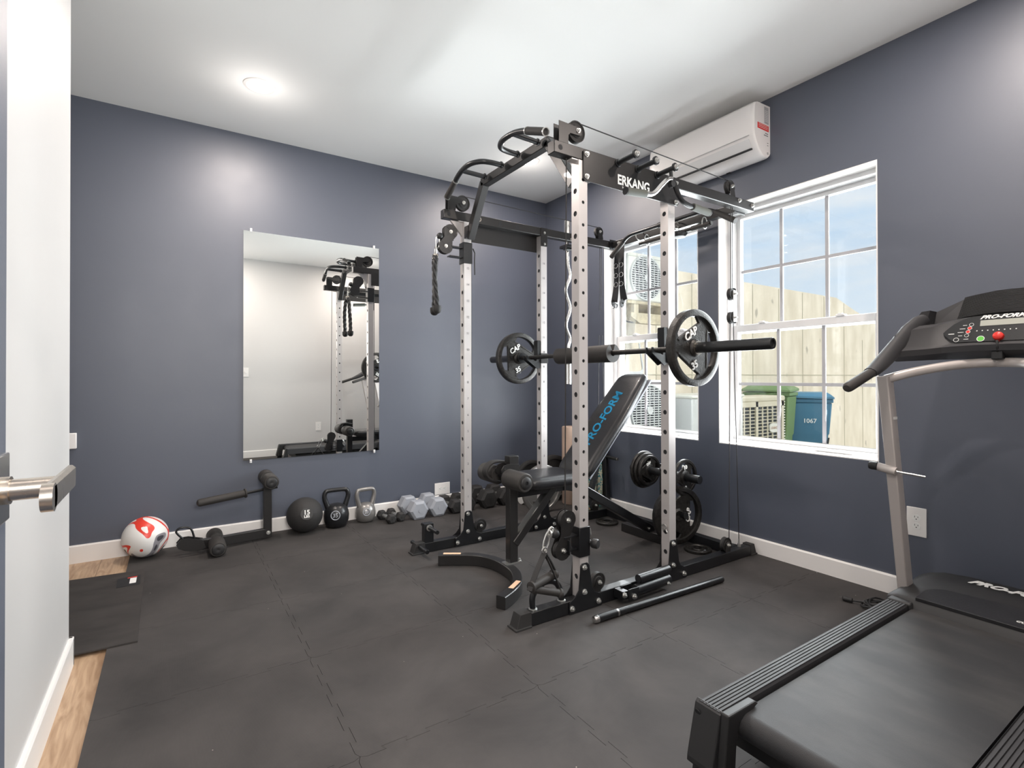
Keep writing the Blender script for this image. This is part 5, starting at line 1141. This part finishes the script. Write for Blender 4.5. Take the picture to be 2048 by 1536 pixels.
def fan_unit(nm, label, x0, x1, z0, z1, y0, y1, fx, fz, fr, mm):
    t = thing(nm, label, 'heat pump unit', ((x0+x1)/2, (y0+y1)/2, z0)); obj('cabinet', box(B(), x0, x1, y0, y1, z0, z1), mm, t, bev=.02, seg=3)
    obj('top_cover', box(B(), x0-.008, x1+.008, y0-.008, y1+.008, z1-.03, z1+.004), mm, t, bev=.006)
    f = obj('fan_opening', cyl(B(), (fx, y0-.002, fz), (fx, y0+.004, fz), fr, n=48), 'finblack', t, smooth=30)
    bm = B()
    n = int(fr*2/.022)
    for k in range(1, n):
        z = fz-fr+k*.022; h = math.sqrt(max(0, fr*fr-(z-fz)**2)); box(bm, fx-h, fx+h, y0-.016, y0-.011, z-.0045, z+.0045)
    for k in range(-3, 4):
        x = fx+k*fr/4; h = math.sqrt(fr*fr-(x-fx)**2); box(bm, x-.003, x+.003, y0-.020, y0-.012, fz-h, fz+h)
    merge(bm, lathe(B(), (fx, y0-.001, fz), (0, -1, 0), [(fr-.008, 0), (fr+.010, 0), (fr+.004, .018), (fr-.008, .018)], 48, closed=True)); merge(bm, cyl(B(), (fx, y0-.024, fz), (fx, y0-.016, fz), fr*.16, n=24))
    obj('fan_guard', bm, 'gunit', t, smooth=0)
    bl = B()
    for k in range(3):
        a = k*2*PI/3+.4; c_, s_ = math.cos(a), math.sin(a)
        loft(bl, [[V(fx+c_*r-s_*w, y0+.0042, fz+s_*r+c_*w) for w in (-ww, ww)]+[V(fx+c_*r-s_*w, y0+.0062, fz+s_*r+c_*w) for w in (ww, -ww)] for r, ww in ((fr*.15, fr*.10), (fr*.6, fr*.28), (fr*.9, fr*.22))])
    obj('fan_blades', bl, 'finblack', t, smooth=0); return t
t = fan_unit('outdoor_unit', 'ivory outdoor fan unit on a bracket high in the far window view', 3.617, 4.235, 1.815, 2.272, 3.50, 3.80, 3.858, 2.045, .215, 'ocu')
bm = B(); prism(bm, [(4.10, 1.60), (4.10, 1.70), (3.66, 1.70), (3.66, 1.66), (3.78, 1.60)], 'y', 3.50, 3.56); t2 = thing('unit_bracket', 'weathered bracket carrying the upper outdoor fan unit off the concrete', 'bracket', (3.9, 3.7, 1.7))
obj('bracket_arm', bm, 'wood_beam', t2, smooth=0)
obj('bracket_shelf', box(B(), 3.60, 4.26, 3.49, 3.98, 1.785, 1.812), 'wood_beam', t2, smooth=0)
for x in (3.70, 4.12): obj('bracket_beam', box(B(), x, x+.06, 3.50, 3.98, 1.70, 1.785), 'wood_beam', t2, smooth=0)
bm = tube(B(), smooth_pts([(3.63, 3.60, 1.64), (3.72, 3.58, 1.615), (3.83, 3.56, 1.62), (3.94, 3.57, 1.67), (4.06, 3.6, 1.70)], 6), .008, 8); tag(obj('drain_hose', bm, 'plastic'), 'thin black hose looping beneath the upper outdoor fan unit', 'hose')
t = fan_unit('outdoor_unit', 'white outdoor fan unit near the ground in the far window view', 3.40, 4.02, .30, 1.045, 3.30, 3.62, 3.672, .770, .235, 'ac')
obj('unit_stand', box(B(), 3.42, 4.0, 3.32, 3.60, GZ, .302), 'gunit', t, smooth=0)
bm = B()
for k in range(4): tube(bm, smooth_pts([(3.32, 3.50, 1.085+.014*k), (3.60, 3.50, 1.082+.014*k), (3.78, 3.52, 1.085+.013*k), (3.88, 3.56, 1.13+.01*k), (3.93, 3.62, 1.24+.006*k), (3.94, 3.66, 1.42)], 5), .009, 8)
tag(obj('line_set', bm, 'gunit'), 'bundle of pale refrigerant pipes above the lower outdoor fan unit', 'pipes')
t = thing('condenser_box', 'pale grey condenser cabinet with side louvers at the right of the far window view', 'condenser', (4.5, 3.4, GZ)); obj('cabinet', box(B(), 4.10, 4.92, 3.15, 3.70, GZ, .890), 'gunit', t, bev=.012)
obj('cabinet_top', box(B(), 4.09, 4.93, 3.14, 3.71, .870, .900), 'ocu', t, bev=.008)
bm = B()
for k in range(26): box(bm, 4.25, 4.88, 3.140, 3.149, -.22+.038*k, -.20+.038*k)
obj('side_louvers', bm, 'ocu', t, smooth=0)
t = thing('condenser', 'beige louvered condenser with an oval badge seen low in the near window', 'condenser', (5.5, 3.6, GZ))
obj('condenser_pad', box(B(), 5.02, 6.0, 3.29, 3.63, GZ, GZ+.06), 'gunit', t, smooth=0)
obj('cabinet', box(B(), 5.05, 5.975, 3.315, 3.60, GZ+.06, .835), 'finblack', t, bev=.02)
obj('cabinet_lid', box(B(), 5.04, 5.985, 3.295, 3.61, .795, .862), 'beige', t, bev=.02, seg=3)
bm = B(); 
for x in (5.06, 5.41, 5.93): box(bm, x-.022, x+.022, 3.296, 3.316, GZ+.06, .80)
box(bm, 5.05, 5.96, 3.296, 3.316, .745, .80); obj('corner_posts', bm, 'beige', t, smooth=0)
louver_grid(t, 5.07, 5.40, GZ+.08, .745, 3.314, 3, 26, 'beige'); louver_grid(t, 5.43, 5.93, GZ+.08, .745, 3.314, 5, 26, 'beige')
bm = B()
for k in range(34): box(bm, 5.955, 5.985, 3.30, 3.60, GZ+.08+.031*k, GZ+.092+.031*k)
obj('side_fins', bm, 'ocu', t, smooth=0)
bm = B(); pts = [(5.742+.098*math.copysign(abs(math.cos(a))**.7, math.cos(a)), .498+.052*math.copysign(abs(math.sin(a))**.7, math.sin(a))) for a in [2*PI*k/28 for k in range(28)]]
prism(bm, pts, 'y', 3.286, 3.300); bdg = obj('badge', bm, 'ocu', t, smooth=0); obj('badge_lettering', text_bm('LENNOX', .040, (5.742, 3.2845, .484), (1, 0, 0), (0, 0, 1), .001, offset=.0006, align='CENTER'), 'tan', bdg, smooth=0)
def bin_(label, cx, cy, ztop, mname, wd, ang, txt=False):
    t = thing('wheelie_bin', label, 'bin', (cx, cy, GZ)); T = Matrix.Translation((cx, cy, 0)) @ Matrix.Rotation(ang, 4, 'Z')
    def q(x, y, z): return T @ V(x, y, z)
    w, dp = wd/2, .20; bm = B()
    loft(bm, [[q(-w*.66, -dp*.62, GZ+.02), q(w*.66, -dp*.62, GZ+.02), q(w*.66, dp*.62, GZ+.02), q(-w*.66, dp*.62, GZ+.02)], [q(-w*.80, -dp*.82, .35), q(w*.80, -dp*.82, .35), q(w*.80, dp*.82, .35), q(-w*.80, dp*.82, .35)],
              [q(-w*.84, -dp*.86, .37), q(w*.84, -dp*.86, .37), q(w*.84, dp*.86, .37), q(-w*.84, dp*.86, .37)], [q(-w*.95, -dp*.96, ztop-.13), q(w*.95, -dp*.96, ztop-.13), q(w*.95, dp*.96, ztop-.13), q(-w*.95, dp*.96, ztop-.13)]]); bd = obj('bin_body', bm, mname, t, bev=.015)
    bm = B(); loft(bm, [[q(-w, -dp, z), q(w, -dp, z), q(w, dp, z), q(-w, dp, z)] for z in (ztop-.13, ztop-.085)]); obj('bin_rim', bm, mname, t, bev=.008)
    bm = B(); loft(bm, [[q(-w*1.04, -dp*1.08, ztop-.075), q(w*1.04, -dp*1.08, ztop-.085), q(w*1.04, dp*1.05, ztop-.07), q(-w*1.04, dp*1.05, ztop-.06)], [q(-w*1.04, -dp*1.08, ztop-.050), q(w*1.04, -dp*1.08, ztop-.060), q(w*1.04, dp*1.05, ztop-.04), q(-w*1.04, dp*1.05, ztop-.035)],
              [q(-w*.8, -dp*.8, ztop-.005), q(w*.8, -dp*.8, ztop-.01), q(w*.8, dp*.8, ztop), q(-w*.8, dp*.8, ztop)]]); obj('bin_lid', bm, mname, t, bev=.006)
    if txt:
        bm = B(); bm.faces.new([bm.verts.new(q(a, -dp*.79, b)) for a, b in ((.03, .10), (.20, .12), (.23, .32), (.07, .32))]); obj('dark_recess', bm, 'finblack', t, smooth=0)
        xd = (q(1, 0, 0)-q(0, 0, 0)); obj('bin_number', text_bm('1067', .075, q(-.06, -dp*.925, .50), xd, (0, 0, 1), .001, offset=.001), 'white', bd, smooth=0)
    for s in (-1, 1): obj('bin_wheel', cyl(B(), q(s*w*.72, dp*.66, GZ+.11), q(s*w*.82, dp*.66, GZ+.11), .11), 'rubber', t)
    return t
bin_('green lidded wheelie bin standing behind the beige condenser', 6.26, 3.64, .975, 'green_bin', .54, math.radians(-75))
bin_('blue wheelie bin with a number on its front, right of the green one', 6.84, 3.48, .885, 'blue_bin', .54, math.radians(-60), True)
